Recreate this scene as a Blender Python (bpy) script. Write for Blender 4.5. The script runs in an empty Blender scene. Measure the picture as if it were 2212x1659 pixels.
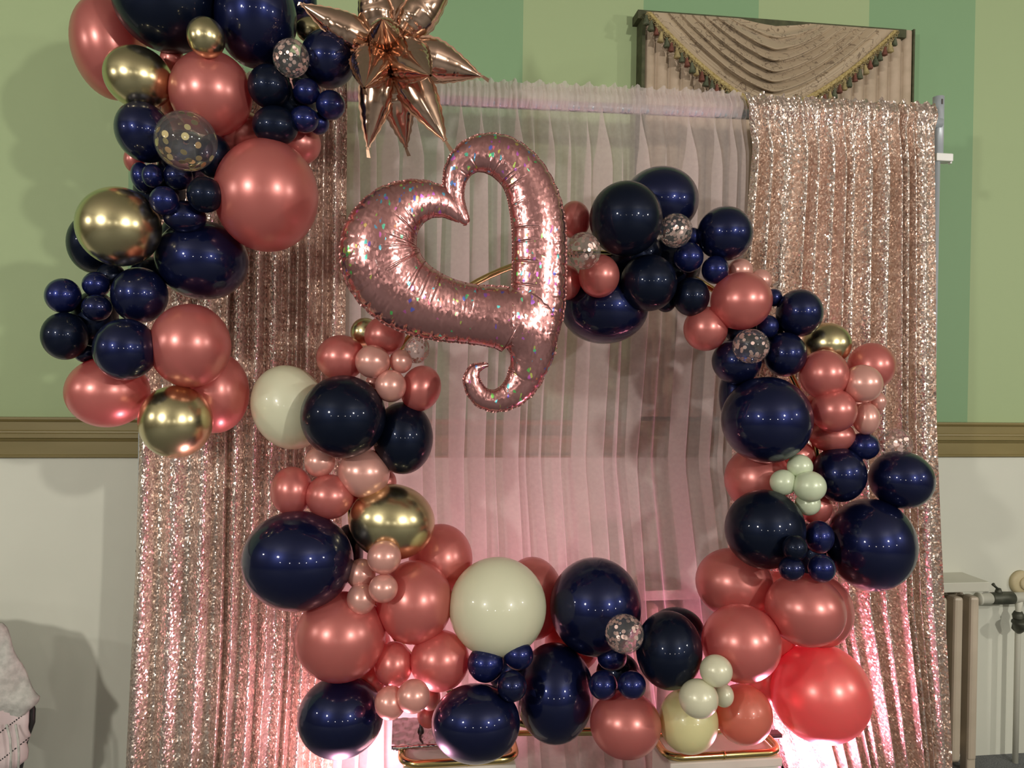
import bpy, bmesh, math, random
from mathutils import Vector, Matrix
import numpy as np

# ------------------------------------------------------------------ camera
F_PX, W_PX, H_PX = 1660.0, 2212.0, 1659.0
CAM_H = 1.74
YAW, PITCH, ROLL = math.radians(7.7), math.radians(-0.6), 0.0135
WALL_Y, DRAPE_Y, HOOP_Y, RING_Y = 3.25, 2.85, 2.42, 2.50

scene = bpy.context.scene
COL = scene.collection
fwd = Vector((math.sin(YAW) * math.cos(PITCH), math.cos(YAW) * math.cos(PITCH), math.sin(PITCH)))
rt0 = Vector((math.cos(YAW), -math.sin(YAW), 0))
up0 = rt0.cross(fwd)
RT = rt0 * math.cos(ROLL) + up0 * math.sin(ROLL)
UP = up0 * math.cos(ROLL) - rt0 * math.sin(ROLL)
EYE = Vector((0, 0, CAM_H))
cam_data = bpy.data.cameras.new('camera')
cam_data.sensor_width = 36.0
cam_data.lens = 36.0 * F_PX / W_PX
cam_data.clip_start = 0.05
cam = bpy.data.objects.new('camera', cam_data)
cam.matrix_world = Matrix.Translation(EYE) @ Matrix((RT, UP, -fwd)).transposed().to_4x4()
COL.objects.link(cam)
scene.camera = cam


def ray(px, py):
    return (fwd + RT * ((px - W_PX / 2) / F_PX) - UP * ((py - H_PX / 2) / F_PX))


def at(px, py, Y):
    d = ray(px, py)
    return EYE + d * (Y / d.y)


def depth_of(p):
    return (p - EYE).dot(fwd)


BD_A = math.tan(math.radians(2.7))


def bd_y(x):
    return DRAPE_Y - BD_A * (x - 0.5)


def bd(px, py, off=0.0):
    """Point of the backdrop plane (turned slightly to the wall) behind a photo point."""
    d = ray(px, py)
    t = (DRAPE_Y - off + BD_A * 0.5) / (d.y + BD_A * d.x)
    return EYE + d * t


# ------------------------------------------------------------------ world, lamps, exposure
world = bpy.data.worlds.new('hall_air')
scene.world = world
world.use_nodes = True
world.node_tree.nodes['Background'].inputs[0].default_value = (1.0, 0.93, 0.82, 1)
world.node_tree.nodes['Background'].inputs[1].default_value = 0.02
vs = scene.view_settings
vs.view_transform = 'Standard'
vs.look = 'None'
vs.gamma = 1.0
vs.use_curve_mapping = False
vs.exposure = -0.04


def lamp(name, loc, watts, radius, color=(1.0, 0.935, 0.84)):
    l = bpy.data.lights.new(name, 'POINT')
    l.energy = watts
    l.color = color
    l.shadow_soft_size = radius
    o = bpy.data.objects.new(name, l)
    o.location = loc
    COL.objects.link(o)
    return o


def polar(az, dist, z):
    return (0.3 + dist * math.sin(math.radians(az)), 2.5 - dist * math.cos(math.radians(az)), z)


# the hall's ceiling lamps: two near ones, their neighbours, and a far row
lamp('hall_lamp', polar(-38, 5.0, 2.75), 305, 0.12)
lamp('hall_lamp', polar(26, 5.4, 2.8), 385, 0.09)
lamp('hall_lamp', polar(56, 6.0, 2.8), 190, 0.07)
lamp('hall_lamp', polar(-68, 5.6, 2.7), 95, 0.07)
for az in (-48, -30, -12, 6, 20, 40):
    lamp('hall_lamp', polar(az, 9.6, 2.35), 58, 0.07)


def uplight(name, loc, watts, aim, color, size):
    l = bpy.data.lights.new(name, 'SPOT')
    l.energy = watts
    l.color = color
    l.shadow_soft_size = 0.05
    l.spot_size = math.radians(size)
    l.spot_blend = 0.7
    o = bpy.data.objects.new(name, l)
    o.location = loc
    o.rotation_euler = Vector(aim).to_track_quat('-Z', 'Y').to_euler()
    COL.objects.link(o)
    return o


_l = at(735, 1659, 2.55)
_r = at(1800, 1659, 2.60)
uplight('pink_uplight', (_l.x, 2.55, 0.10), 60, (0.08, 0.12, 1), (1.0, 0.46, 0.56), 150)
uplight('pink_uplight', (_r.x, 2.61, 0.14), 100, (-0.08, 0.02, 1), (1.0, 0.36, 0.54), 150)

# ------------------------------------------------------------------ helpers


def tag(o, label=None, cat=None, group=None, kind=None):
    if label: o['label'] = label
    if cat: o['category'] = cat
    if group: o['group'] = group
    if kind: o['kind'] = kind
    return o


def mesh_obj(name, verts, faces, mat, parent=None, smooth=True, uvs=None):
    me = bpy.data.meshes.new(name)
    me.from_pydata([tuple(v) for v in verts], [], faces)
    if smooth:
        me.polygons.foreach_set('use_smooth', [True] * len(me.polygons))
    if mat is not None:
        me.materials.append(mat)
    if uvs is not None:
        uvl = me.uv_layers.new(name='UVMap')
        idx = np.empty(len(me.loops), dtype=np.int64)
        me.loops.foreach_get('vertex_index', idx)
        uvl.data.foreach_set('uv', np.asarray(uvs, dtype=np.float32)[idx].ravel())
    me.update()
    o = bpy.data.objects.new(name, me)
    COL.objects.link(o)
    if parent is not None: o.parent = parent
    return o


def bm_obj(name, bm, mat, parent=None, smooth=False):
    me = bpy.data.meshes.new(name)
    bm.to_mesh(me)
    bm.free()
    if smooth:
        me.polygons.foreach_set('use_smooth', [True] * len(me.polygons))
    me.materials.append(mat)
    o = bpy.data.objects.new(name, me)
    COL.objects.link(o)
    if parent is not None: o.parent = parent
    return o


def empty(name, loc=(0, 0, 0)):
    o = bpy.data.objects.new(name, None)
    o.location = loc
    o.empty_display_size = 0.1
    COL.objects.link(o)
    return o


def place(o, root):
    """Parent a mesh made in world coordinates under a root that stands elsewhere."""
    o.parent = root
    o.matrix_parent_inverse = Matrix.Translation(root.location).inverted()
    return o


def grid_faces(rows, cols, close=False):
    f = []
    for i in range(rows - 1):
        for j in range(cols - (0 if close else 1)):
            k = (j + 1) % cols
            f.append((i * cols + j, i * cols + k, (i + 1) * cols + k, (i + 1) * cols + j))
    return f


def box_bm(lo, hi, bev=0.0, segs=2, bm=None):
    bm = bm or bmesh.new()
    m = Matrix.Translation([(a + b) / 2 for a, b in zip(lo, hi)]) @ Matrix.Diagonal([b - a for a, b in zip(lo, hi)] + [1])
    r = bmesh.ops.create_cube(bm, size=1, matrix=m)
    if bev:
        es = list({e for v in r['verts'] for e in v.link_edges})
        bmesh.ops.bevel(bm, geom=es, offset=bev, segments=segs, affect='EDGES', profile=0.5)
    return bm


def tube_mesh(pts, rad, seg=16, closed=False, cap=True):
    """Verts and faces of a round tube along points; rad is a number or a list."""
    n = len(pts)
    pts = [Vector(p) for p in pts]
    verts, faces = [], []
    ref = None
    for i, p in enumerate(pts):
        a = pts[i - 1] if (closed or i > 0) else pts[i]
        b = pts[(i + 1) % n] if (closed or i < n - 1) else pts[i]
        t = (b - a).normalized()
        if ref is None:
            ref = Vector((0, 0, 1)) if abs(t.z) < 0.9 else Vector((1, 0, 0))
        ref = (ref - t * ref.dot(t)).normalized()
        bi = t.cross(ref)
        r = rad[i] if isinstance(rad, (list, tuple)) else rad
        for k in range(seg):
            th = 2 * math.pi * k / seg
            verts.append(p + ref * (r * math.cos(th)) + bi * (r * math.sin(th)))
    for i in range(n if closed else n - 1):
        i2 = (i + 1) % n
        for k in range(seg):
            k2 = (k + 1) % seg
            faces.append((i * seg + k, i * seg + k2, i2 * seg + k2, i2 * seg + k))
    if cap and not closed:
        faces.append(tuple(range(seg))[::-1])
        faces.append(tuple((n - 1) * seg + k for k in range(seg)))
    return verts, faces


def tube(name, pts, rad, mat, parent=None, seg=16, closed=False):
    v, f = tube_mesh(pts, rad, seg, closed)
    return mesh_obj(name, v, f, mat, parent)


# ------------------------------------------------------------------ materials
MATS = {}


def nodemat(name):
    m = bpy.data.materials.new(name)
    m.use_nodes = True
    nt = m.node_tree
    return m, nt, nt.nodes['Principled BSDF'], nt.nodes['Material Output']


def setp(p, **kw):
    for k, v in kw.items():
        k = {'base': 'Base Color', 'metal': 'Metallic', 'rough': 'Roughness', 'coat': 'Coat Weight', 'coat_rough': 'Coat Roughness',
             'sheen': 'Sheen Weight', 'spec': 'Specular IOR Level', 'trans': 'Transmission Weight', 'ior': 'IOR', 'sss': 'Subsurface Weight'}[k]
        p.inputs[k].default_value = (*v, 1) if isinstance(v, tuple) else v


def nd(nt, typ, **inputs):
    n = nt.nodes.new(typ)
    for k, v in inputs.items():
        key = k.replace('_', ' ')
        if key in n.inputs:
            n.inputs[key].default_value = v
        elif hasattr(n, k):
            setattr(n, k, v)
    return n


def plain(name, base, **kw):
    m, nt, p, out = nodemat(name)
    setp(p, base=base, **kw)
    # faint unevenness in the finish
    tc = nd(nt, 'ShaderNodeTexCoord')
    nz = nd(nt, 'ShaderNodeTexNoise', Scale=14.0, Detail=3.0)
    nt.links.new(tc.outputs['Object'], nz.inputs['Vector'])
    mr = nd(nt, 'ShaderNodeMapRange')
    r = kw.get('rough', 0.5)
    mr.inputs['To Min'].default_value = max(0.0, r * 0.9)
    mr.inputs['To Max'].default_value = min(1.0, r * 1.1)
    nt.links.new(nz.outputs['Fac'], mr.inputs['Value'])
    nt.links.new(mr.outputs['Result'], p.inputs['Roughness'])
    return m


def latex(name, base, thin=0.0, thin_col=None, **kw):
    """Balloon skin; a share of the light goes through the skin."""
    m = plain(name, base, **kw)
    if thin:
        nt = m.node_tree
        p, out = nt.nodes['Principled BSDF'], nt.nodes['Material Output']
        tr = nd(nt, 'ShaderNodeBsdfTranslucent')
        tr.inputs['Color'].default_value = (*(thin_col or base), 1)
        mx = nd(nt, 'ShaderNodeMixShader')
        mx.inputs[0].default_value = thin
        nt.links.new(p.outputs[0], mx.inputs[1])
        nt.links.new(tr.outputs[0], mx.inputs[2])
        nt.links.new(mx.outputs[0], out.inputs['Surface'])
    return m


MAT = {}
MAT['N'] = latex('navy_latex', (0.007, 0.011, 0.054), metal=0.7, rough=0.36, spec=0.15, coat=0.7, coat_rough=0.05)
MAT['B'] = latex('small_blue_latex', (0.010, 0.016, 0.095), metal=0.7, rough=0.36, spec=0.15, coat=0.7, coat_rough=0.05)
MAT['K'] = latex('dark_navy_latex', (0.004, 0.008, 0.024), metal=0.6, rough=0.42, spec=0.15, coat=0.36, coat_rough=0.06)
MAT['R'] = latex('rose_latex', (0.67, 0.215, 0.19), thin=0.28, thin_col=(0.98, 0.19, 0.27), metal=0.5, rough=0.35, coat=1.0, coat_rough=0.27)
MAT['P'] = latex('pearl_rose_latex', (0.82, 0.43, 0.37), thin=0.18, thin_col=(0.9, 0.20, 0.14), metal=0.40, rough=0.32, coat=0.7, coat_rough=0.20)
MAT['G'] = latex('gold_latex', (0.64, 0.56, 0.32), metal=1.0, rough=0.26, coat=0.2, coat_rough=0.05)
MAT['M'] = latex('cream_latex', (0.79, 0.81, 0.61), thin=0.22, thin_col=(0.85, 0.80, 0.45), rough=0.32, coat=0.6, coat_rough=0.05)
MAT['Y'] = latex('pale_yellow_latex', (0.76, 0.74, 0.40), thin=0.25, thin_col=(0.9, 0.75, 0.30), rough=0.32, coat=0.6, coat_rough=0.05)
MAT['F'] = latex('pearl_cream_latex', (0.78, 0.77, 0.58), thin=0.18, thin_col=(0.88, 0.82, 0.50), metal=0.1, rough=0.32, coat=0.7, coat_rough=0.06)
MAT['O'] = latex('coral_latex', (0.60, 0.19, 0.13), thin=0.25, thin_col=(0.95, 0.12, 0.10), metal=0.1, rough=0.36, coat=0.7, coat_rough=0.05)
MAT['E'] = latex('pearl_mint_latex', (0.70, 0.79, 0.58), thin=0.18, thin_col=(0.80, 0.85, 0.50), metal=0.1, rough=0.34, coat=0.6, coat_rough=0.06)
MAT['C_disc'] = plain('rose_confetti_foil', (0.92, 0.66, 0.60), metal=0.8, rough=0.38)
MAT['Z_disc'] = plain('gold_confetti_foil', (0.86, 0.74, 0.36), metal=0.85, rough=0.35)


def clear_mat():
    m, nt, p, out = nodemat('clear_latex')
    nt.nodes.remove(p)
    lw = nd(nt, 'ShaderNodeLayerWeight', Blend=0.22)
    tr = nd(nt, 'ShaderNodeBsdfTransparent')
    tr.inputs[0].default_value = (0.95, 0.95, 0.95, 1)
    gl = nd(nt, 'ShaderNodeBsdfGlossy', Roughness=0.05)
    df = nd(nt, 'ShaderNodeBsdfDiffuse')
    df.inputs[0].default_value = (0.8, 0.8, 0.78, 1)
    a = nd(nt, 'ShaderNodeMixShader')
    b = nd(nt, 'ShaderNodeMixShader')
    mul = nd(nt, 'ShaderNodeMath', operation='MULTIPLY_ADD')
    mul.inputs[1].default_value = 0.45
    mul.inputs[2].default_value = 0.035
    a.inputs[0].default_value = 0.045
    L = nt.links.new
    L(tr.outputs[0], a.inputs[1]); L(df.outputs[0], a.inputs[2])
    L(lw.outputs['Fresnel'], mul.inputs[0]); L(mul.outputs[0], b.inputs[0])
    L(a.outputs[0], b.inputs[1]); L(gl.outputs[0], b.inputs[2])
    L(b.outputs[0], out.inputs['Surface'])
    return m


MAT['C'] = MAT['Z'] = clear_mat()


def sequin_mat():
    m, nt, p, out = nodemat('sequin_fabric')
    L = nt.links.new
    uv = nd(nt, 'ShaderNodeUVMap')
    vo = nd(nt, 'ShaderNodeTexVoronoi', Scale=160.0)
    vo.inputs['Randomness'].default_value = 0.85
    L(uv.outputs[0], vo.inputs['Vector'])
    sub = nd(nt, 'ShaderNodeVectorMath', operation='SUBTRACT')
    sub.inputs[1].default_value = (0.5, 0.5, 0.5)
    sc = nd(nt, 'ShaderNodeVectorMath', operation='SCALE')
    sc.inputs['Scale'].default_value = 0.72
    geo = nd(nt, 'ShaderNodeNewGeometry')
    add = nd(nt, 'ShaderNodeVectorMath', operation='ADD')
    nrm = nd(nt, 'ShaderNodeVectorMath', operation='NORMALIZE')
    L(vo.outputs['Color'], sub.inputs[0]); L(sub.outputs[0], sc.inputs[0])
    L(sc.outputs[0], add.inputs[0]); L(geo.outputs['Normal'], add.inputs[1])
    L(add.outputs[0], nrm.inputs[0]); L(nrm.outputs[0], p.inputs['Normal'])
    ramp = nd(nt, 'ShaderNodeValToRGB')
    cr = ramp.color_ramp
    cr.elements[0].color = (0.62, 0.46, 0.39, 1)
    cr.elements[1].color = (0.93, 0.81, 0.72, 1)
    sx = nd(nt, 'ShaderNodeSeparateColor')
    L(vo.outputs['Color'], sx.inputs[0]); L(sx.outputs[0], ramp.inputs[0])
    L(ramp.outputs[0], p.inputs['Base Color'])
    setp(p, metal=0.80, rough=0.22)
    return m


MAT['sequin'] = sequin_mat()


def sheer_mat(name, lo, hi):
    m, nt, p, out = nodemat(name)
    nt.nodes.remove(p)
    L = nt.links.new
    tr = nd(nt, 'ShaderNodeBsdfTransparent')
    tr.inputs[0].default_value = (1, 0.97, 0.96, 1)
    df = nd(nt, 'ShaderNodeBsdfDiffuse')
    df.inputs[0].default_value = (0.90, 0.81, 0.81, 1)
    tl = nd(nt, 'ShaderNodeBsdfTranslucent')
    tl.inputs[0].default_value = (0.90, 0.80, 0.80, 1)
    a = nd(nt, 'ShaderNodeMixShader'); a.inputs[0].default_value = 0.45
    b = nd(nt, 'ShaderNodeMixShader')
    # weave: fine threads let more or less through
    uv = nd(nt, 'ShaderNodeUVMap')
    nz = nd(nt, 'ShaderNodeTexNoise', Scale=60.0, Detail=2.0)
    L(uv.outputs[0], nz.inputs['Vector'])
    mr = nd(nt, 'ShaderNodeMapRange')
    mr.inputs['To Min'].default_value = lo
    mr.inputs['To Max'].default_value = hi
    L(nz.outputs['Fac'], mr.inputs['Value'])
    L(mr.outputs['Result'], b.inputs[0])
    L(df.outputs[0], a.inputs[1]); L(tl.outputs[0], a.inputs[2])
    L(tr.outputs[0], b.inputs[1]); L(a.outputs[0], b.inputs[2])
    L(b.outputs[0], out.inputs['Surface'])
    return m


MAT['sheer'] = sheer_mat('sheer_voile', 0.38, 0.50)
MAT['sheer_head'] = sheer_mat('gathered_voile', 0.45, 0.72)


def paper_mat(x_edge, width):
    """Two-green striped wallpaper with a fine linen grain."""
    m, nt, p, out = nodemat('striped_wallpaper')
    L = nt.links.new
    tc = nd(nt, 'ShaderNodeTexCoord')
    sp = nd(nt, 'ShaderNodeSeparateXYZ')
    L(tc.outputs['Object'], sp.inputs[0])
    m1 = nd(nt, 'ShaderNodeMath', operation='SUBTRACT'); m1.inputs[1].default_value = x_edge
    m2 = nd(nt, 'ShaderNodeMath', operation='DIVIDE'); m2.inputs[1].default_value = 2 * width
    m3 = nd(nt, 'ShaderNodeMath', operation='FRACT')
    m4 = nd(nt, 'ShaderNodeMath', operation='GREATER_THAN'); m4.inputs[1].default_value = 0.5
    L(sp.outputs[0], m1.inputs[0]); L(m1.outputs[0], m2.inputs[0]); L(m2.outputs[0], m3.inputs[0]); L(m3.outputs[0], m4.inputs[0])
    mix = nd(nt, 'ShaderNodeMix', data_type='RGBA')
    mix.inputs['A'].default_value = (0.415, 0.52, 0.25, 1)
    mix.inputs['B'].default_value = (0.265, 0.43, 0.22, 1)
    mix.inputs[6].default_value = (0.36, 0.46, 0.25, 1)
    mix.inputs[7].default_value = (0.225, 0.375, 0.205, 1)
    L(m4.outputs[0], mix.inputs['Factor'])
    L(m4.outputs[0], mix.inputs[0])
    mp = nd(nt, 'ShaderNodeMapping')
    mp.inputs['Scale'].default_value = (30, 30, 400)
    nz = nd(nt, 'ShaderNodeTexNoise', Scale=1.0, Detail=2.0)
    L(tc.outputs['Object'], mp.inputs[0]); L(mp.outputs[0], nz.inputs['Vector'])
    bp = nd(nt, 'ShaderNodeBump', Strength=0.06, Distance=0.002)
    L(nz.outputs['Fac'], bp.inputs['Height']); L(bp.outputs[0], p.inputs['Normal'])
    L(mix.outputs[2], p.inputs['Base Color'])
    setp(p, rough=0.55, spec=0.3)
    return m


def noisy(name, a, b, scale, rough=0.6, bump=0.0, detail=4.0, stretch=None, **kw):
    m, nt, p, out = nodemat(name)
    L = nt.links.new
    tc = nd(nt, 'ShaderNodeTexCoord')
    nz = nd(nt, 'ShaderNodeTexNoise', Scale=scale, Detail=detail)
    if stretch:
        mp = nd(nt, 'ShaderNodeMapping')
        mp.inputs['Scale'].default_value = stretch
        L(tc.outputs['Object'], mp.inputs[0]); L(mp.outputs[0], nz.inputs['Vector'])
    else:
        L(tc.outputs['Object'], nz.inputs['Vector'])
    r = nd(nt, 'ShaderNodeValToRGB')
    r.color_ramp.elements[0].position, r.color_ramp.elements[1].position = 0.35, 0.65
    r.color_ramp.elements[0].color = (*a, 1)
    r.color_ramp.elements[1].color = (*b, 1)
    L(nz.outputs['Fac'], r.inputs[0]); L(r.outputs[0], p.inputs['Base Color'])
    setp(p, rough=rough, **kw)
    if bump:
        bp = nd(nt, 'ShaderNodeBump', Strength=bump, Distance=0.01)
        L(nz.outputs['Fac'], bp.inputs['Height']); L(bp.outputs[0], p.inputs['Normal'])
    return m


def damask_mat():
    """Tan cloth with thin dark curling vine print."""
    m, nt, p, out = nodemat('tan_damask')
    L = nt.links.new
    tc = nd(nt, 'ShaderNodeTexCoord')
    nz = nd(nt, 'ShaderNodeTexNoise', Scale=17.0, Detail=1.5, Distortion=1.6)
    L(tc.outputs['Object'], nz.inputs['Vector'])
    ab = nd(nt, 'ShaderNodeMath', operation='SUBTRACT'); ab.inputs[1].default_value = 0.5
    ab2 = nd(nt, 'ShaderNodeMath', operation='ABSOLUTE')
    lt = nd(nt, 'ShaderNodeMath', operation='LESS_THAN'); lt.inputs[1].default_value = 0.016
    L(nz.outputs['Fac'], ab.inputs[0]); L(ab.outputs[0], ab2.inputs[0]); L(ab2.outputs[0], lt.inputs[0])
    n2 = nd(nt, 'ShaderNodeTexNoise', Scale=9.0, Detail=1.0)
    L(tc.outputs['Object'], n2.inputs['Vector'])
    g2 = nd(nt, 'ShaderNodeMath', operation='GREATER_THAN'); g2.inputs[1].default_value = 0.46
    L(n2.outputs['Fac'], g2.inputs[0])
    mu = nd(nt, 'ShaderNodeMath', operation='MULTIPLY')
    L(lt.outputs[0], mu.inputs[0]); L(g2.outputs[0], mu.inputs[1])
    mu2 = nd(nt, 'ShaderNodeMath', operation='MULTIPLY'); mu2.inputs[1].default_value = 0.75
    L(mu.outputs[0], mu2.inputs[0])
    mix = nd(nt, 'ShaderNodeMix', data_type='RGBA')
    mix.inputs[6].default_value = (0.43, 0.335, 0.225, 1)
    mix.inputs[7].default_value = (0.13, 0.085, 0.05, 1)
    L(mu2.outputs[0], mix.inputs[0]); L(mix.outputs[2], p.inputs['Base Color'])
    setp(p, rough=0.5, sheen=0.2)
    return m


def holo_foil():
    """Rose foil with a holographic film: its glints painted as tiny coloured flecks in drifting patches."""
    m, nt, p, out = nodemat('holographic_rose_foil')
    L = nt.links.new
    tc = nd(nt, 'ShaderNodeTexCoord')
    mp = nd(nt, 'ShaderNodeMapping')
    mp.inputs['Scale'].default_value = (1.0, 1.0, 0.6)
    mp.inputs['Rotation'].default_value = (0, 0.35, 0)
    L(tc.outputs['Object'], mp.inputs[0])
    vo = nd(nt, 'ShaderNodeTexVoronoi', Scale=150.0)
    L(mp.outputs[0], vo.inputs['Vector'])
    sx = nd(nt, 'ShaderNodeSeparateColor')
    L(vo.outputs['Color'], sx.inputs[0])
    nz = nd(nt, 'ShaderNodeTexNoise', Scale=7.0, Detail=2.0)
    L(tc.outputs['Object'], nz.inputs['Vector'])
    mr = nd(nt, 'ShaderNodeMapRange')
    mr.inputs['From Min'].default_value, mr.inputs['From Max'].default_value = 0.40, 0.70
    mr.inputs['To Min'].default_value, mr.inputs['To Max'].default_value = 0.995, 0.86
    L(nz.outputs['Fac'], mr.inputs['Value'])
    gt = nd(nt, 'ShaderNodeMath', operation='GREATER_THAN')
    L(sx.outputs[0], gt.inputs[0]); L(mr.outputs['Result'], gt.inputs[1])
    hsv = nd(nt, 'ShaderNodeCombineColor', mode='HSV')
    L(sx.outputs[1], hsv.inputs[0])
    hsv.inputs[1].default_value = 0.75
    hsv.inputs[2].default_value = 1.0
    mix = nd(nt, 'ShaderNodeMix', data_type='RGBA')
    mix.inputs[6].default_value = (0.60, 0.29, 0.285, 1)
    L(gt.outputs[0], mix.inputs[0]); L(hsv.outputs[0], mix.inputs[7])
    L(mix.outputs[2], p.inputs['Base Color'])  # coloured glints of the film fixed in the base colour
    # per-fleck tilt of the film
    sub = nd(nt, 'ShaderNodeVectorMath', operation='SUBTRACT'); sub.inputs[1].default_value = (0.5, 0.5, 0.5)
    sc = nd(nt, 'ShaderNodeVectorMath', operation='SCALE'); sc.inputs['Scale'].default_value = 0.16
    geo = nd(nt, 'ShaderNodeNewGeometry')
    add = nd(nt, 'ShaderNodeVectorMath', operation='ADD')
    nr = nd(nt, 'ShaderNodeVectorMath', operation='NORMALIZE')
    L(vo.outputs['Color'], sub.inputs[0]); L(sub.outputs[0], sc.inputs[0]); L(sc.outputs[0], add.inputs[0])
    L(geo.outputs['Normal'], add.inputs[1]); L(add.outputs[0], nr.inputs[0]); L(nr.outputs[0], p.inputs['Normal'])
    setp(p, metal=0.92, rough=0.24, coat=0.3, coat_rough=0.08)
    return m


MAT['holo'] = holo_foil()
MAT['foil_edge'] = plain('foil_seam', (0.34, 0.15, 0.14), metal=0.9, rough=0.3)
MAT['copper'] = plain('copper_foil', (0.72, 0.49, 0.37), metal=1.0, rough=0.15)
MAT['copper_edge'] = plain('copper_foil_seam', (0.55, 0.33, 0.23), metal=1.0, rough=0.22)
MAT['gold_tube'] = plain('gold_metal', (0.66, 0.52, 0.22), metal=1.0, rough=0.20)
MAT['steel'] = plain('grey_painted_steel', (0.50, 0.55, 0.60), metal=0.25, rough=0.4)
MAT['white_plastic'] = plain('white_plastic', (0.85, 0.85, 0.83), rough=0.35)
MAT['chrome'] = plain('wrinkled_chrome', (0.62, 0.60, 0.60), metal=1.0, rough=0.12)
MAT['dark_metal'] = plain('dark_metal', (0.10, 0.09, 0.09), metal=0.7, rough=0.35)
MAT['plaster'] = noisy('cream_plaster', (0.63, 0.645, 0.56), (0.665, 0.68, 0.59), 2.0, rough=0.6)
MAT['rail'] = noisy('olive_painted_wood', (0.225, 0.18, 0.07), (0.25, 0.20, 0.08), 3.0, rough=0.35, stretch=(1, 8, 8))
MAT['carpet'] = noisy('blue_grey_carpet', (0.10, 0.11, 0.12), (0.19, 0.20, 0.20), 160.0, rough=0.95, bump=0.6)
MAT['ceiling'] = noisy('white_ceiling', (0.27, 0.265, 0.245), (0.31, 0.305, 0.28), 3.0, rough=0.9)
MAT['hall'] = noisy('dark_hall_panelling', (0.06, 0.055, 0.042), (0.085, 0.078, 0.06), 2.0, rough=0.6)
MAT['radiator'] = noisy('cream_radiator_paint', (0.50, 0.43, 0.33), (0.56, 0.48, 0.375), 6.0, rough=0.4)
MAT['shelf'] = noisy('white_painted_board', (0.58, 0.58, 0.49), (0.62, 0.62, 0.53), 5.0, rough=0.5)
MAT['valve'] = noisy('dark_green_iron', (0.055, 0.06, 0.045), (0.09, 0.095, 0.07), 30.0, rough=0.5, metal=0.4)
MAT['boss'] = noisy('yellowed_plaster', (0.45, 0.38, 0.22), (0.52, 0.45, 0.28), 14.0, rough=0.6)
MAT['damask'] = damask_mat()
MAT['panel_cloth'] = noisy('tan_curtain_cloth', (0.43, 0.335, 0.24), (0.50, 0.39, 0.29), 20.0, rough=0.6)
MAT['braid'] = noisy('gold_braid', (0.28, 0.20, 0.06), (0.52, 0.41, 0.17), 120.0, rough=0.55, bump=0.5)
MAT['t_green'] = noisy('green_thread', (0.06, 0.075, 0.04), (0.12, 0.13, 0.08), 90.0, rough=0.8)
MAT['t_red'] = noisy('rust_thread', (0.13, 0.045, 0.03), (0.21, 0.075, 0.05), 90.0, rough=0.8)
MAT['t_tan'] = noisy('straw_thread', (0.28, 0.22, 0.10), (0.42, 0.34, 0.16), 90.0, rough=0.8)
MAT['pelmet'] = noisy('shadow_gap_olive', (0.05, 0.055, 0.025), (0.08, 0.085, 0.04), 40.0, rough=0.8)  # shadow gap above the swag put into the cloth colour
MAT['knit'] = noisy('grey_knit', (0.36, 0.37, 0.34), (0.50, 0.51, 0.47), 45.0, rough=0.9, bump=0.4, detail=6.0)
MAT['black_metal'] = plain('black_chair_frame', (0.02, 0.02, 0.02), rough=0.35)
MAT['cloth_white'] = noisy('pale_table_cloth', (0.60, 0.56, 0.50), (0.66, 0.61, 0.55), 12.0, rough=0.8)
MAT['glass'] = plain('night_window_glass', (0.02, 0.025, 0.03), rough=0.05)


def lining_mat():
    """Pale pink cloth with short black dashes in slanting rows."""
    m, nt, p, out = nodemat('dashed_pink_cloth')
    L = nt.links.new
    tc = nd(nt, 'ShaderNodeTexCoord')
    mp = nd(nt, 'ShaderNodeMapping')
    mp.inputs['Rotation'].default_value = (0, math.radians(38), 0)
    L(tc.outputs['Object'], mp.inputs[0])
    sp = nd(nt, 'ShaderNodeSeparateXYZ')
    L(mp.outputs[0], sp.inputs[0])

    def band(sock, freq, width):
        a = nd(nt, 'ShaderNodeMath', operation='MULTIPLY'); a.inputs[1].default_value = freq
        b = nd(nt, 'ShaderNodeMath', operation='FRACT')
        c = nd(nt, 'ShaderNodeMath', operation='LESS_THAN'); c.inputs[1].default_value = width
        L(sock, a.inputs[0]); L(a.outputs[0], b.inputs[0]); L(b.outputs[0], c.inputs[0])
        return c.outputs[0]

    a = band(sp.outputs[2], 13.0, 0.06)
    b = band(sp.outputs[0], 110.0, 0.6)
    mu = nd(nt, 'ShaderNodeMath', operation='MULTIPLY')
    L(a, mu.inputs[0]); L(b, mu.inputs[1])
    mix = nd(nt, 'ShaderNodeMix', data_type='RGBA')
    mix.inputs[6].default_value = (0.60, 0.50, 0.50, 1)
    mix.inputs[7].default_value = (0.02, 0.02, 0.02, 1)
    L(mu.outputs[0], mix.inputs[0]); L(mix.outputs[2], p.inputs['Base Color'])
    setp(p, rough=0.85)
    return m


MAT['lining'] = lining_mat()

# ------------------------------------------------------------------ room shell
X0, X1, Y0, CEIL = -6.5, 7.5, -9.0, 4.3
e1, e2 = at(1130, 60, WALL_Y).x, at(1877, 60, WALL_Y).x
stripe_w = (e2 - e1) / 3.0
MAT['paper'] = paper_mat(e1, stripe_w)
rail_top, rail_bot = at(2120, 912, WALL_Y).z, at(2120, 986, WALL_Y).z


def struct(name, bm, mat):
    return tag(bm_obj(name, bm, mat), kind='structure')


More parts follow.
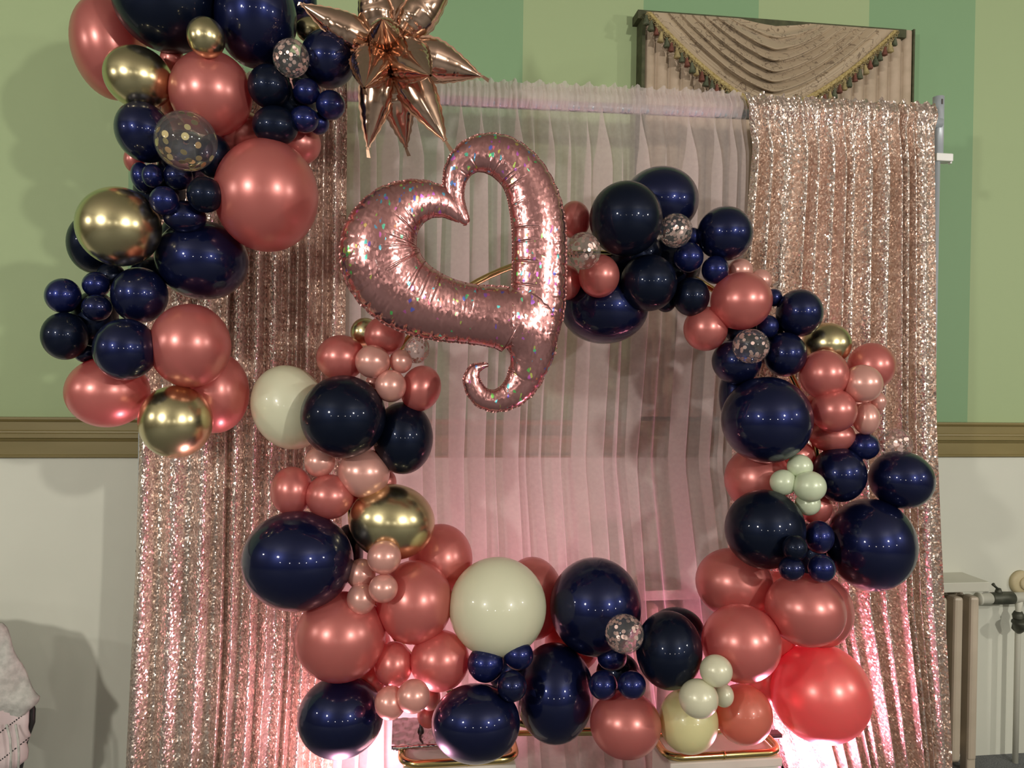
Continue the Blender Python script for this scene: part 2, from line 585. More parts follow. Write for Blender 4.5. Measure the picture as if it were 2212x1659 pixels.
struct('floor', box_bm((X0, Y0, -0.1), (X1, WALL_Y + 0.2, 0)), MAT['carpet'])
struct('ceiling', box_bm((X0, Y0, CEIL), (X1, WALL_Y + 0.2, CEIL + 0.1)), MAT['ceiling'])
struct('wall_back', box_bm((X0, WALL_Y, 0), (X1, WALL_Y + 0.2, CEIL)), MAT['paper'])
struct('wall_left', box_bm((X0 - 0.2, Y0, 0), (X0, WALL_Y + 0.2, CEIL)), MAT['hall'])
struct('wall_right', box_bm((X1, Y0, 0), (X1 + 0.2, WALL_Y + 0.2, CEIL)), MAT['hall'])
struct('wall_front', box_bm((X0, Y0 - 0.2, 0), (X1, Y0, CEIL)), MAT['hall'])
struct('trim_2', box_bm((X0, WALL_Y - 0.012, 0.0), (X1, WALL_Y + 0.05, rail_bot + 0.02)), MAT['plaster'])
# moulded chair rail: profile pulled along the wall
hgt = rail_top - rail_bot
prof = [(0.012, 0.0), (0.026, 0.0), (0.030, 0.03), (0.030, 0.06), (0.024, 0.08), (0.024, 0.40), (0.030, 0.42), (0.036, 0.47), (0.046, 0.50),
        (0.046, 0.60), (0.036, 0.62), (0.034, 0.66), (0.028, 0.68), (0.028, 0.88), (0.034, 0.90), (0.042, 0.95), (0.042, 1.0), (0.0, 1.0)]
v = [(x, WALL_Y - d, rail_bot + h * hgt) for x in (X0, X1) for d, h in prof]
n = len(prof)
tag(mesh_obj('trim_1', v, [(i, i + 1, n + i + 1, n + i) for i in range(n - 1)], MAT['rail'], smooth=False), kind='structure')

# window behind the drapes (its lower part shows only faintly through the voile)
wl, wr = at(1378, 40, WALL_Y), at(1957, 66, WALL_Y)
wz0, wz1 = rail_top + 0.05, wr.z + 0.0
win = tag(empty('window_1', ((wl.x + wr.x) / 2, WALL_Y, wz0)), kind='structure')
bm = bmesh.new()
for lo, hi in (((wl.x + 0.03, WALL_Y - 0.03, wz0), (wl.x + 0.09, WALL_Y, wz1 - 0.02)), ((wr.x - 0.09, WALL_Y - 0.03, wz0), (wr.x - 0.03, WALL_Y, wz1 - 0.02)),
               ((wl.x + 0.03, WALL_Y - 0.03, wz0), (wr.x - 0.03, WALL_Y, wz0 + 0.06)), ((wl.x + 0.03, WALL_Y - 0.03, wz1 - 0.08), (wr.x - 0.03, WALL_Y, wz1 - 0.02))):
    box_bm(lo, hi, bm=bm)
place(bm_obj('window_frame', bm, MAT['shelf']), win)
place(bm_obj('pane', box_bm((wl.x + 0.09, WALL_Y - 0.012, wz0 + 0.06), (wr.x - 0.09, WALL_Y - 0.004, wz1 - 0.08)), MAT['glass']), win)

# ------------------------------------------------------------------ curtains
rng = random.Random(4)


def lin(xs, ys, x):
    return float(np.interp(x, xs, ys))


def fold_sheet(name, left, right, z_top, z_bot, mat, pleats, depth, seed, foldback=0.6, rows=56, per=14, head=0.0, head_n=0, off=0.0, parent=None, spread=(0.5, 1.6)):
    """Hanging cloth: S-shaped pleats that run down the sheet and wander a little.
    left / right: lists of (z, x); z_top: function of x."""
    r = random.Random(seed)
    widths = [r.uniform(*spread) for _ in range(pleats)]
    tot = sum(widths)
    starts = np.concatenate([[0], np.cumsum(widths)]) / tot
    A = [r.uniform(foldback * 0.5, foldback * 1.7) for _ in range(pleats)]
    D = [r.uniform(0.6, 1.25) for _ in range(pleats)]
    ph = [r.uniform(0, 6.28) for _ in range(pleats)]
    fr = [r.uniform(0.8, 2.4) for _ in range(pleats)]
    dr = [r.uniform(-0.5, 0.5) for _ in range(pleats)]
    lz, lx = zip(*sorted(left)); rz, rx = zip(*sorted(right))
    verts, uvs = [], []
    cols = pleats * per + 1
    for i in range(rows):
        # closer rows near the heading
        q = (i / (rows - 1)) ** 1.35
        row = []
        for j in range(cols):
            p = min(j // per, pleats - 1)
            t = (j - p * per) / per
            zt0 = z_top((lx[-1] + rx[-1]) / 2)
            z = zt0 + (z_bot - zt0) * q
            xl, xr = lin(lz, lx, z), lin(rz, rx, z)
            wander = 0.35 * math.sin(fr[p] * q * 3 + ph[p]) + dr[p] * q
            a = A[p] * (0.75 + 0.35 * math.sin(ph[p] * 2 + q * fr[p] * 2.2))
            g = min(1.0, q / 0.10) if head else 1.0
            w = starts[p + 1] - starts[p]
            s = starts[p] + w * (t + g * a * math.sin(2 * math.pi * t) / (2 * math.pi) * (1 + 0.0 * wander))
            edge = math.sin(math.pi * min(1, max(0, s))) ** 0.5
            s += 0.25 * w * wander * edge * math.sin(math.pi * t) ** 2 * g
            x = xl + (xr - xl) * s
            nrm = depth * D[p] * math.sin(2 * math.pi * t) * (0.35 + 0.65 * g) + 0.25 * depth * wander
            zz = z_top(x) + (z_bot - z_top(x)) * q
            if head:
                hq = max(0.0, 1.0 - (z_top(x) - zz) / head)
                if hq > 0:
                    k = head_n * s * 6.283
                    nrm += 0.006 * math.sin(k) * (0.4 + hq) + 0.005 * math.sin(k * 1.73 + 1)
                    zz += (0.006 * math.sin(k * 0.61) + 0.005 * math.sin(k * 1.31 + 2)) * hq * hq
                # the pocket wraps the rod
                nrm += 0.020 * math.exp(-((z_top(x) - zz - 0.55 * head) / (0.35 * head)) ** 2)
            y = bd_y(x) - off - nrm
            row.append(Vector((x, y, max(zz, z_bot))))
        if i == rows // 2 - 1 or i == 0:
            arc = [0.0]
            for a, b in zip(row, row[1:]): arc.append(arc[-1] + (b - a).length)
            if i: mid_arc = arc
        verts += row
    uvs = [(mid_arc[k % cols], v.z) for k, v in enumerate(verts)]
    return mesh_obj(name, verts, grid_faces(rows, cols), mat, parent, uvs=uvs)


def line_top(p0, p1):
    return lambda x: p0.z + (p1.z - p0.z) * (x - p0.x) / (p1.x - p0.x)


# top line of the rod measured on the photo
rodL, rodR = bd(950, 172), bd(1990, 222)
top_line = line_top(rodL, rodR)
top_low = lambda x: top_line(x) - 0.012


def edge_pts(pairs):
    return [(bd(px, py).z, bd(px, py).x) for px, py in pairs]


stand = empty('backdrop_stand', (bd(2020, 900).x, bd_y(bd(2020, 900).x), 0))
tag(stand, 'grey pipe and drape stand whose tall post rises beside the sequin curtain', 'stand')
seqR = fold_sheet('sequin_curtain', edge_pts([(1598, 205), (1618, 320), (1598, 560), (1575, 950), (1560, 1300), (1690, 1659)]),
                  edge_pts([(2006, 222), (2010, 560), (2012, 900), (2022, 1150), (2040, 1500), (2046, 1659)]), top_low, 0.015, MAT['sequin'],
                  14, 0.032, 11, foldback=0.5, head=0.09, head_n=26, off=0.03, spread=(0.35, 2.0))
tag(seqR, 'champagne sequin curtain hanging beside the grey steel post', 'curtain', 'sequin curtains of the backdrop')
seqL = fold_sheet('sequin_curtain', edge_pts([(330, 150), (312, 600), (306, 985), (300, 1200), (286, 1500), (278, 1659)]),
                  edge_pts([(752, 165), (750, 420), (748, 700), (740, 1100), (738, 1400), (720, 1659)]), top_low, 0.015, MAT['sequin'],
                  12, 0.024, 23, foldback=0.4, head=0.09, head_n=26, off=0.03, spread=(0.35, 2.2))
tag(seqL, 'rose gold sequin curtain hanging behind the garland of balloons without a hoop', 'curtain', 'sequin curtains of the backdrop')
she = fold_sheet('sheer_curtain', edge_pts([(746, 165), (744, 700), (736, 1200), (700, 1659)]),
                 edge_pts([(1604, 200), (1618, 330), (1608, 700), (1585, 1000), (1640, 1400), (1690, 1659)]), top_line, 0.015, MAT['sheer'],
                 21, 0.020, 37, foldback=3.2, rows=60, per=24, head=0.10, head_n=44, off=0.0)
tag(she, 'pale pink sheer voile curtain gathered on the rod between two sequin curtains', 'curtain')

# gathered rod pocket of the voile: a ruffled sleeve in front of the rod and over it
hp, hn, hr_ = [], 420, 12
xa_, xb_ = bd(752, 168).x, bd(1602, 200).x
rr_ = random.Random(12)
amp_ = [rr_.uniform(0.5, 1.5) for _ in range(hn + 1)]
for i in range(hr_):
    q_ = i / (hr_ - 1)
    for j in range(hn + 1):
        x = xa_ + (xb_ - xa_) * j / hn
        k = j * 0.95 + 1.2 * math.sin(j * 0.11)
        ruf = 0.008 * amp_[j // 6] * math.sin(k) + 0.004 * math.sin(k * 2.3 + 1 + q_ * 2)
        bulge = 0.026 * math.sin(math.pi * min(1, max(0, (q_ - 0.22) / 0.78))) + 0.006
        zz = top_line(x) + 0.006 - 0.100 * q_ + (0.006 * math.sin(k * 0.5 + 1) + 0.004 * math.sin(j * 0.23)) * (1 - q_) ** 2
        hp.append((x, bd_y(x) - bulge - ruf * (0.5 + 0.5 * abs(q_ - 0.4)), zz))
tag(mesh_obj('rod_pocket', hp, grid_faces(hr_, hn + 1), MAT['sheer_head'], she), 'gathered rod pocket')

# pipe and drape stand: posts, crossbar, clip, base plates
px_ = bd(2020, 600, -0.02)
zj = bd(2020, 335).z
ztop = bd(2020, 205).z
place(tube('upper_post', [(px_.x, px_.y, zj), (px_.x, px_.y, ztop)], 0.021, MAT['steel']), stand)
place(tube('lower_post', [(px_.x - 0.006, px_.y, 0.01), (px_.x - 0.006, px_.y, zj + 0.05)], 0.0155, MAT['steel']), stand)
place(bm_obj('post_slot', box_bm((px_.x - 0.003, px_.y - 0.0225, ztop - 0.035), (px_.x + 0.003, px_.y - 0.015, ztop - 0.015)), MAT['dark_metal']), stand)
clp = place(bm_obj('clip', box_bm((px_.x - 0.022, px_.y - 0.026, zj - 0.022), (px_.x + 0.05, px_.y + 0.02, zj + 0.008), 0.003), MAT['white_plastic']), stand)
tag(clp, 'white plastic locking clip')
cx = px_.x + 0.05
place(bm_obj('clip_screw', box_bm((cx, px_.y - 0.008, zj - 0.026), (cx + 0.008, px_.y + 0.008, zj + 0.014), 0.002), MAT['white_plastic']), stand)
pl_ = bd(300, 1100, -0.02)
place(tube('far_post', [(pl_.x + 0.012, pl_.y, 0.01), (pl_.x + 0.012, pl_.y, bd(320, 160).z)], 0.0155, MAT['steel']), stand)
kn = bd(296, 1190, 0.0)
place(tube('post_knob', [(kn.x + 0.02, kn.y, kn.z), (kn.x + 0.003, kn.y, kn.z), (kn.x - 0.004, kn.y, kn.z)], [0.003, 0.004, 0.005], MAT['dark_metal']), stand)
cbl, cbr = bd(305, 168 + 12, 0.012), bd(2016, 243, 0.012)
cb = [Vector((x, bd_y(x) + 0.004, top_line(x) - 0.075)) for x in (pl_.x + 0.012, px_.x)]
place(tube('crossbar', cb, 0.019, MAT['steel']), stand)
for bx, by in ((px_.x, px_.y), (pl_.x, pl_.y)):
    place(bm_obj('base_plate', box_bm((bx - 0.2, by - 0.16, 0.0), (bx + 0.2, by + 0.2, 0.01), 0.003), MAT['steel']), stand)

# ------------------------------------------------------------------ window valance
VY = WALL_Y - 0.07
val = empty('window_valance', ((wl.x + wr.x) / 2, VY, wl.z))
tag(val, 'tan damask window swag with gold braid and tassels, above the sequin curtain', 'valance')


def vtop(s):
    return (1385 + 565 * s, 24 + 42 * s)


def swag_px(v, t):
    a, b = 0.02 + 0.36 * (1 - v) ** 1.1, 1 - (0.015 + 0.34 * (1 - v) ** 1.1)
    s = a + (b - a) * t
    x, y = vtop(s)
    k = abs(2 * t - 1)
    sag = 10 + 185 * v ** 0.9
    # the folds bunch towards the middle
    return x, y + sag * (1 - k ** (1.5 - 0.0 * v))


rows, cols = 90, 72
vv = []
for i in range(rows):
    v_ = i / (rows - 1)
    for j in range(cols):
        t = j / (cols - 1)
        x, y = swag_px(v_, t)
        k = 1 - abs(2 * t - 1) ** 2
        w = 0.25 + 0.75 * k
        amp = 0.06 if v_ < 0.74 else 0.06 * max(0.15, 1 - (v_ - 0.74) / 0.12)
        saw = (v_ * 8.0 + 0.12 * math.sin(5 * t + 3 * v_)) % 1.0
        fold = amp * w * (saw ** 0.7 if saw < 0.86 else (1 - saw) / 0.14)
        fold *= 0.15 + 0.85 * min(1, max(0, (v_ - 0.06) / 0.1))
        vv.append(at(x, y, VY - 0.02 - fold - 0.015 * v_))
place(mesh_obj('swag', vv, grid_faces(rows, cols), MAT['damask']), val)
# filled cloth of the top middle, above the first fold
pv = []
for i in range(12):
    for j in range(40):
        s = 0.02 + 0.96 * j / 39
        x, y = vtop(s)
        k = 1 - abs(2 * j / 39 - 1) ** 1.6
        pv.append(at(x, y + 2 + (4 + 62 * k) * i / 11, VY - 0.010 - 0.004 * math.sin(9 * s + i)))
place(mesh_obj('swag_lining', pv, grid_faces(12, 40), MAT['damask']), val)
# braid along the lower edge
bv, braid_pts = [], []
for j in range(97):
    t = j / 96
    x, y = swag_px(1.0, t)
    x2, y2 = swag_px(0.93, t)
    braid_pts.append((x, y))
    bv += [at(x2, y2, VY - 0.045), at((x + x2) / 2, (y + y2) / 2, VY - 0.050), at(x, y + 1, VY - 0.045), at(x, y + 1, VY - 0.032)]
place(mesh_obj('braid', bv, grid_faces(97, 4), MAT['braid']), val)
# ruffled loops below the braid, too small to count
lv, lf = [], []
r_ = random.Random(8)
for j in range(170):
    t = (j + 0.5) / 170
    x, y = swag_px(1.0, t)
    for q in range(2):
        p = at(x + r_.uniform(-2, 2), y + 4 + r_.uniform(-2, 4), VY - 0.046 - r_.uniform(0, 0.012))
        pts = []
        rr, th0 = r_.uniform(0.005, 0.009), r_.uniform(0, 6.28)
        ax = Vector((r_.uniform(-1, 1), r_.uniform(-0.4, 0.4), r_.uniform(-1, 1))).normalized()
        ay = ax.cross(Vector((0, 1, 0))).normalized()
        for k in range(5):
            th = th0 + 1.4 * math.pi * k / 4
            pts.append(p + ax * rr * math.cos(th) + ay * rr * math.sin(th))
        a, f = tube_mesh(pts, 0.0016, 4)
        o_ = len(lv); lv += a; lf += [tuple(i + o_ for i in g) for g in f]
lp = place(mesh_obj('looped_fringe', lv, lf, MAT['t_tan']), val)
tag(lp, kind='stuff')


def tassel_mesh():
    prof = [(0.0016, 0.0), (0.0026, -0.003), (0.0040, -0.006), (0.0032, -0.009), (0.0042, -0.013), (0.0062, -0.024), (0.0076, -0.034), (0.0070, -0.036), (0.0, -0.036)]
    seg = 10
    vs_, fs = [], []
    for i, (r, z) in enumerate(prof):
        for k in range(seg):
            th = 6.2832 * k / seg
            rr = r * (1 + (0.12 if k % 2 else -0.08) * (i > 3))
            vs_.append((rr * math.cos(th), rr * math.sin(th), z))
    return vs_, grid_faces(len(prof), seg, close=True)


tv, tf = tassel_mesh()
tproto = {}
for k, nm in (('t_green', 'dark green tassel'), ('t_red', 'rust red tassel'), ('t_tan', 'straw coloured tassel')):
    me = bpy.data.meshes.new('tassel')
    me.from_pydata(tv, [], tf)
    me.polygons.foreach_set('use_smooth', [True] * len(me.polygons))
    me.materials.append(MAT[k])
    tproto[k] = (me, nm)
seq = ['t_green', 't_green', 't_red', 't_tan', 't_green', 't_red', 't_tan', 't_green', 't_red', 't_green', 't_tan', 't_red']
x_next, i = 1388, 0
for px, py in [swag_px(1.0, t / 600) for t in range(601)]:
    if px < x_next or (1600 < px < 1705):
        continue
    x_next = max(px, x_next) + (10.0 if px < 1660 else 10.5)
    me, nm = tproto[seq[i % len(seq)]]
    o = bpy.data.objects.new('tassel', me)
    COL.objects.link(o)
    p = at(px, py + 7, VY - 0.052 - 0.006 * (i % 2))
    o.location = p - val.location
    s = 1.15 + 0.12 * math.sin(i * 2.3)
    o.scale = (1.45 * s, 1.45 * s, s)
    o.rotation_euler = (0, 0.12 * math.sin(i * 1.7), i)
    o.parent = val
    o['label'] = nm
    i += 1
# pelmet board behind the swag; its dark colour stands for the shadow gap
pm = [at(*vtop(-0.012), VY - 0.012), at(*vtop(1.014), VY - 0.012)]
bmv = []
for p in pm:
    for y in (WALL_Y, VY - 0.012):
        for dz in (0.006, -0.03):
            bmv.append((p.x, y, p.z + dz))
place(mesh_obj('pelmet_board', bmv, [(0, 1, 3, 2), (4, 6, 7, 5), (0, 4, 5, 1), (2, 3, 7, 6), (0, 2, 6, 4), (1, 5, 7, 3)], MAT['pelmet'], smooth=False), val)


def pleated(name, xa, xb, zt, zb, y, n_pl, seed):
    r = random.Random(seed)
    vs_, rows_, cols_ = [], 2, n_pl * 10 + 1
    rows_ = 10
    w = [r.uniform(0.8, 1.2) for _ in range(n_pl)]
    st = np.concatenate([[0], np.cumsum(w)]) / sum(w)
    for i in range(rows_):
        z = zt + (zb - zt) * i / (rows_ - 1)
        for j in range(cols_):
            p = min(j // 10, n_pl - 1)
            t = (j - p * 10) / 10
            s = st[p] + (st[p + 1] - st[p]) * t
            d = 0.022 * (abs(math.sin(math.pi * t)) ** 0.45)
            vs_.append((xa + (xb - xa) * s, y - d, z))
    return mesh_obj(name, vs_, grid_faces(rows_, cols_), MAT['panel_cloth'])


zb_ = rail_top + 0.02
xm = (wl.x + wr.x) / 2
place(pleated('side_panel', wl.x + 0.012, xm, wl.z - 0.04, zb_, WALL_Y - 0.045, 11, 3), val)
place(pleated('side_panel', xm, wr.x - 0.005, wr.z - 0.03, zb_, WALL_Y - 0.045, 11, 6), val)
place(bm_obj('side_return', box_bm((wl.x - 0.004, WALL_Y - 0.08, zb_), (wl.x + 0.010, WALL_Y, wl.z - 0.02)), MAT['pelmet']), val)
place(bm_obj('side_return', box_bm((wr.x - 0.004, WALL_Y - 0.06, zb_), (wr.x + 0.004, WALL_Y, wr.z - 0.02)), MAT['pelmet']), val)

# ------------------------------------------------------------------ radiator, its board, pipes
RY = WALL_Y - 0.17           # front of the radiator columns
r_top = at(2104, 1290, RY).z
r_end = at(2115, 1400, RY).x
pitch = at(2104, 1400, RY).x - at(2069.5, 1400, RY).x
rad = empty('radiator', (r_end - 11 * pitch, WALL_Y - 0.11, 0))
tag(rad, 'old cream column radiator standing under the window, beside the valve', 'radiator')
cw = at(2115, 1400, RY).x - at(2096, 1400, RY).x


def section_bm():
    bm = bmesh.new()
    # front and rear columns joined at top and bottom
    for ya, yb in ((0.0, 0.062), (0.098, 0.160)):
        box_bm((-cw / 2, ya, 0.06), (cw / 2, yb, r_top), 0.012, 2, bm)
    box_bm((-cw / 2 * 0.9, 0.03, r_top - 0.09), (cw / 2 * 0.9, 0.13, r_top - 0.01), 0.01, 1, bm)
    box_bm((-cw / 2 * 0.9, 0.03, 0.09), (cw / 2 * 0.9, 0.13, 0.17), 0.01, 1, bm)
    box_bm((-pitch / 2, 0.055, r_top - 0.075), (pitch / 2, 0.105, r_top - 0.025), 0.012, 2, bm)
    box_bm((-pitch / 2, 0.055, 0.105), (pitch / 2, 0.105, 0.155), 0.012, 2, bm)
    return bm


sec0 = bm_obj('section', section_bm(), MAT['radiator'], rad)
n_sec = 21
for k in range(n_sec):
    o = sec0 if k == 0 else sec0.copy()
    if k: COL.objects.link(o)
    o.parent = rad
    o.location = Vector((r_end - cw / 2 - k * pitch, RY, 0)) - rad.location
for k in (0, n_sec - 1):
    for yy in (RY + 0.03, RY + 0.13):
        xx = r_end - cw / 2 - k * pitch
        place(bm_obj('foot', box_bm((xx - cw * 0.5, yy - 0.025, 0), (xx + cw * 0.5, yy + 0.025, 0.08), 0.008), MAT['radiator']), rad)
sl, sr = at(1388, 1290, WALL_Y - 0.185), at(2138, 1275, WALL_Y - 0.185)
s_top, s_bot = at(2100, 1258, WALL_Y - 0.185).z, at(2100, 1279, WALL_Y - 0.185).z
shelf = bm_obj('radiator_shelf', box_bm((sl.x, WALL_Y - 0.185, s_bot), (sr.x, WALL_Y - 0.013, s_top), 0.003), MAT['shelf'])
tag(shelf, 'white painted board laid along the top of the radiator', 'shelf')

PY = RY + 0.08
pp = tag(empty('heating_pipe', (at(2197, 1500, PY).x, PY, 0)), 'white heating pipe with dark iron valves beside the radiator', 'pipe')
hz = at(2160, 1292, PY).z
xa, xb, xc, xd = at(2112, 1292, PY).x, at(2140, 1292, PY).x, at(2190, 1292, PY).x, at(2300, 1292, PY).x
place(tube('union', [(xa, PY, hz), (xa + 0.012, PY, hz), (xa + 0.014, PY, hz), (xb, PY, hz)], [0.028, 0.028, 0.021, 0.024], MAT['shelf'], seg=20), pp)
vb = place(tube('valve_body', [(xb, PY, hz), (xb + 0.006, PY, hz), ((xb + xc) / 2, PY, hz), (xc - 0.008, PY, hz), (xc, PY, hz)], [0.022, 0.027, 0.029, 0.028, 0.021], MAT['valve'], seg=20), pp)
tag(vb, 'dark iron valve body')
km = at(2157, 1276, PY)
place(tube('valve_key', [(km.x, PY, hz + 0.02), (km.x, PY, km.z), (km.x + 0.001, PY, km.z + 0.012)], [0.017, 0.014, 0.009], MAT['valve']), pp)
place(tube('key_lever', [(km.x, PY - 0.004, km.z + 0.004), (km.x - 0.02, PY - 0.004, km.z + 0.02), (km.x - 0.032, PY - 0.004, km.z + 0.032)], [0.006, 0.005, 0.008], MAT['valve'], seg=8), pp)
place(tube('supply_pipe', [(xc - 0.01, PY, hz), (xd + 0.8, PY, hz), (xd + 0.84, PY + 0.02, hz), (xd + 0.85, PY + 0.05, hz), (xd + 0.85, WALL_Y - 0.01, hz)], 0.0235, MAT['shelf'], seg=20), pp)
vx = at(2197, 1450, PY).x
tee = at(2203, 1292, PY)
place(tube('down_pipe', [(vx, PY, 0.0), (vx, PY, hz - 0.055), (vx + 0.004, PY, hz)], [0.0125, 0.0125, 0.020], MAT['shelf'], seg=14), pp)
hw = at(2193, 1345, PY)
place(tube('hand_wheel', [(vx - 0.016, PY - 0.03, hw.z + 0.020), (vx - 0.015, PY - 0.03, hw.z + 0.012), (vx - 0.014, PY - 0.03, hw.z + 0.004), (vx - 0.012, PY - 0.02, hw.z - 0.022), (vx - 0.006, PY - 0.01, hw.z - 0.034)],
           [0.034, 0.037, 0.034, 0.022, 0.016], MAT['valve'], seg=14), pp)
place(tube('stop_valve', [(vx, PY, hw.z + 0.052), (vx, PY, hw.z + 0.034), (vx, PY, hw.z + 0.01), (vx + 0.002, PY, hw.z - 0.03), (vx, PY, hw.z - 0.044)], [0.016, 0.026, 0.020, 0.028, 0.014], MAT['valve'], seg=14), pp)
# round plaster boss on the wall
bs = at(2205, 1258, WALL_Y - 0.02)
bt = empty('pipe_rosette', (bs.x, WALL_Y, bs.z))
tag(bt, 'round yellowed pipe rosette on the cream wall above the heating pipe', 'rosette')
place(tube('rosette_plate', [(bs.x, WALL_Y - 0.012, bs.z), (bs.x, WALL_Y - 0.03, bs.z), (bs.x, WALL_Y - 0.036, bs.z), (bs.x, WALL_Y - 0.038, bs.z)], [0.056, 0.055, 0.044, 0.03], MAT['boss'], seg=28), bt)
place(tube('rosette_centre', [(bs.x + 0.008, WALL_Y - 0.034, bs.z), (bs.x + 0.008, WALL_Y - 0.046, bs.z), (bs.x + 0.008, WALL_Y - 0.05, bs.z)], [0.030, 0.029, 0.018], MAT['boss'], seg=22), bt)

# ------------------------------------------------------------------ chair with a jacket
CY = 2.88
chx = at(10, 1500, CY).x
ch = empty('chair', (chx - 0.18, CY, 0))
tag(ch, 'black framed chair hidden under a grey jacket, by the cream wall', 'chair')
bt_, bb_ = at(20, 1375, CY).z, 0.52
edge = [(8, 1400), (26, 1432), (42, 1466), (56, 1500), (70, 1533), (69, 1560), (54, 1600), (42, 1659)]
fr_pts = [at(x, y, CY) for x, y in edge]
left_pts = [Vector((2 * (chx - 0.18) - p.x, p.y, p.z)) for p in fr_pts]
loop = [Vector((fr_pts[-1].x - 0.01, CY, min(bb_, fr_pts[-1].z - 0.02)))] + fr_pts[::-1] + [Vector((chx - 0.10, CY, bt_)), Vector((chx - 0.26, CY, bt_))] + left_pts + [Vector((left_pts[-1].x + 0.01, CY, min(bb_, fr_pts[-1].z - 0.02)))]
place(tube('back_frame', loop, 0.011, MAT['black_metal'], seg=10), ch)
cxm = chx - 0.18
place(bm_obj('backrest', box_bm((cxm - 0.14, CY - 0.008, 0.50), (cxm + 0.14, CY + 0.008, bt_ - 0.06), 0.008), MAT['black_metal']), ch)
place(bm_obj('seat', box_bm((cxm - 0.12, CY + 0.01, 0.42), (cxm + 0.10, CY + 0.30, 0.46), 0.015), MAT['black_metal']), ch)
for sx in (-1, 1):
    place(tube('leg', [(cxm - 0.01 + sx * 0.09, CY + 0.29, 0), (cxm - 0.01 + sx * 0.09, CY + 0.27, 0.43)], 0.011, MAT['black_metal'], seg=10), ch)
    place(tube('leg', [(cxm + sx * 0.12, CY - 0.02, 0), (cxm + sx * 0.12, CY + 0.005, 0.52)], 0.011, MAT['black_metal'], seg=10), ch)


def cloth_slab(name, edge_r, x_left, y_face, thick, mat, fold, seed):
    """Hanging cloth with a rounded outer edge: front face, folded side and back face in one surface."""
    r = random.Random(seed)
    ys = np.linspace(edge_r[0][1], edge_r[-1][1], 46)
    vs_ = []
    cols_ = 40
    p1, p2 = r.uniform(0, 6), r.uniform(0, 6)
    for i, y in enumerate(ys):
        xr = lin([e[1] for e in edge_r], [e[0] for e in edge_r], y)
        for j in range(cols_):
            th = math.pi * j / (cols_ - 1)      # front (0) -> edge (pi/2) -> back (pi)
            c = math.cos(th)
            x = xr - (xr - x_left) * abs(c) ** 1.6
            sgn = 1 if c >= 0 else -1
            dep = thick * min(1, (1 - math.sin(th)) * 3.5) ** 0.5 * sgn
            w = fold * (math.sin(x * 0.085 + y * 0.03 + p1) + 0.6 * math.sin(y * 0.06 - x * 0.05 + p2))
            pt = at(x, y, y_face)
            vs_.append(pt + Vector((0, -dep + w, 0)))
    return mesh_obj(name, vs_, grid_faces(46, cols_), mat)


jk = empty('jacket', at(0, 1400, CY))
tag(jk, 'grey knit jacket draped over the black chair by the cream wall', 'jacket')
place(cloth_slab('knit_shell', [(-45, 1336), (4, 1345), (14, 1357), (26, 1380), (45, 1430), (58, 1465), (75, 1490), (88, 1506), (84, 1518), (68, 1532), (52, 1548), (24, 1565), (-10, 1560)],
                 -230, CY - 0.01, 0.085, MAT['knit'], 0.008, 5), jk)
li = place(cloth_slab('lining', [(66, 1525), (68, 1555), (66, 1570), (69, 1588), (59, 1604), (62, 1622), (60, 1640), (36, 1659), (30, 1760)],
                      -230, CY - 0.005, 0.072, MAT['lining'], 0.009, 9), jk)
tag(li, 'pale pink lining with black dashes')
for dx in (0, 17):
    place(tube('seam_cord', [at(14 + dx * 1.15, 1565, CY - 0.078), at(22 + dx, 1595, CY - 0.086), at(24 + dx, 1630, CY - 0.086), at(22 + dx, 1680, CY - 0.086)], 0.004, MAT['knit'], seg=8), jk)

# ------------------------------------------------------------------ gold hoop stand on plinths
hl, hr = at(757, 1052, 2.50), at(1768, 1052, 2.50)
hx, hR = (hl.x + hr.x) / 2, (hr.x - hl.x) / 2
hzc = (at(1240, 545, 2.50).z - hR)
hoop = empty('hoop_stand', (hx, 2.50, 0.0))
tag(hoop, 'round gold metal hoop stand that carries the balloon ring, on two plinths', 'hoop')
place(tube('ring', [(hx + hR * math.cos(a), RING_Y, hzc + hR * math.sin(a)) for a in [2 * math.pi * k / 120 for k in range(120)]], 0.0105, MAT['gold_tube'], closed=True), hoop)
FY0, FY1 = 2.42, 2.60



def foot_loop(pxl, pxr, py_front, collar_px):
    zf = at((pxl + pxr) / 2, py_front, FY0).z
    xl, xr = at(pxl, py_front, FY0 + 0.05).x, at(pxr, py_front, FY0 + 0.05).x
    rc, pts = 0.055, []
    for cx_, cy_, a0 in ((xr - rc, FY0 + rc, -90), (xr - rc, FY1 - rc, 0), (xl + rc, FY1 - rc, 90), (xl + rc, FY0 + rc, 180)):
        for k in range(9):
            a = math.radians(a0 + 90 * k / 8)
            pts.append((cx_ + rc * math.cos(a), cy_ + rc * math.sin(a), zf))
    lo = place(tube('foot', pts, 0.0125, MAT['gold_tube'], closed=True), hoop)
    c = at(collar_px, py_front, FY0)
    co = tube('collar', [(c.x - 0.004, FY0, zf), (c.x + 0.004, FY0, zf)], 0.0140, MAT['gold_tube'])
    co.parent = lo
    return zf, xl, xr


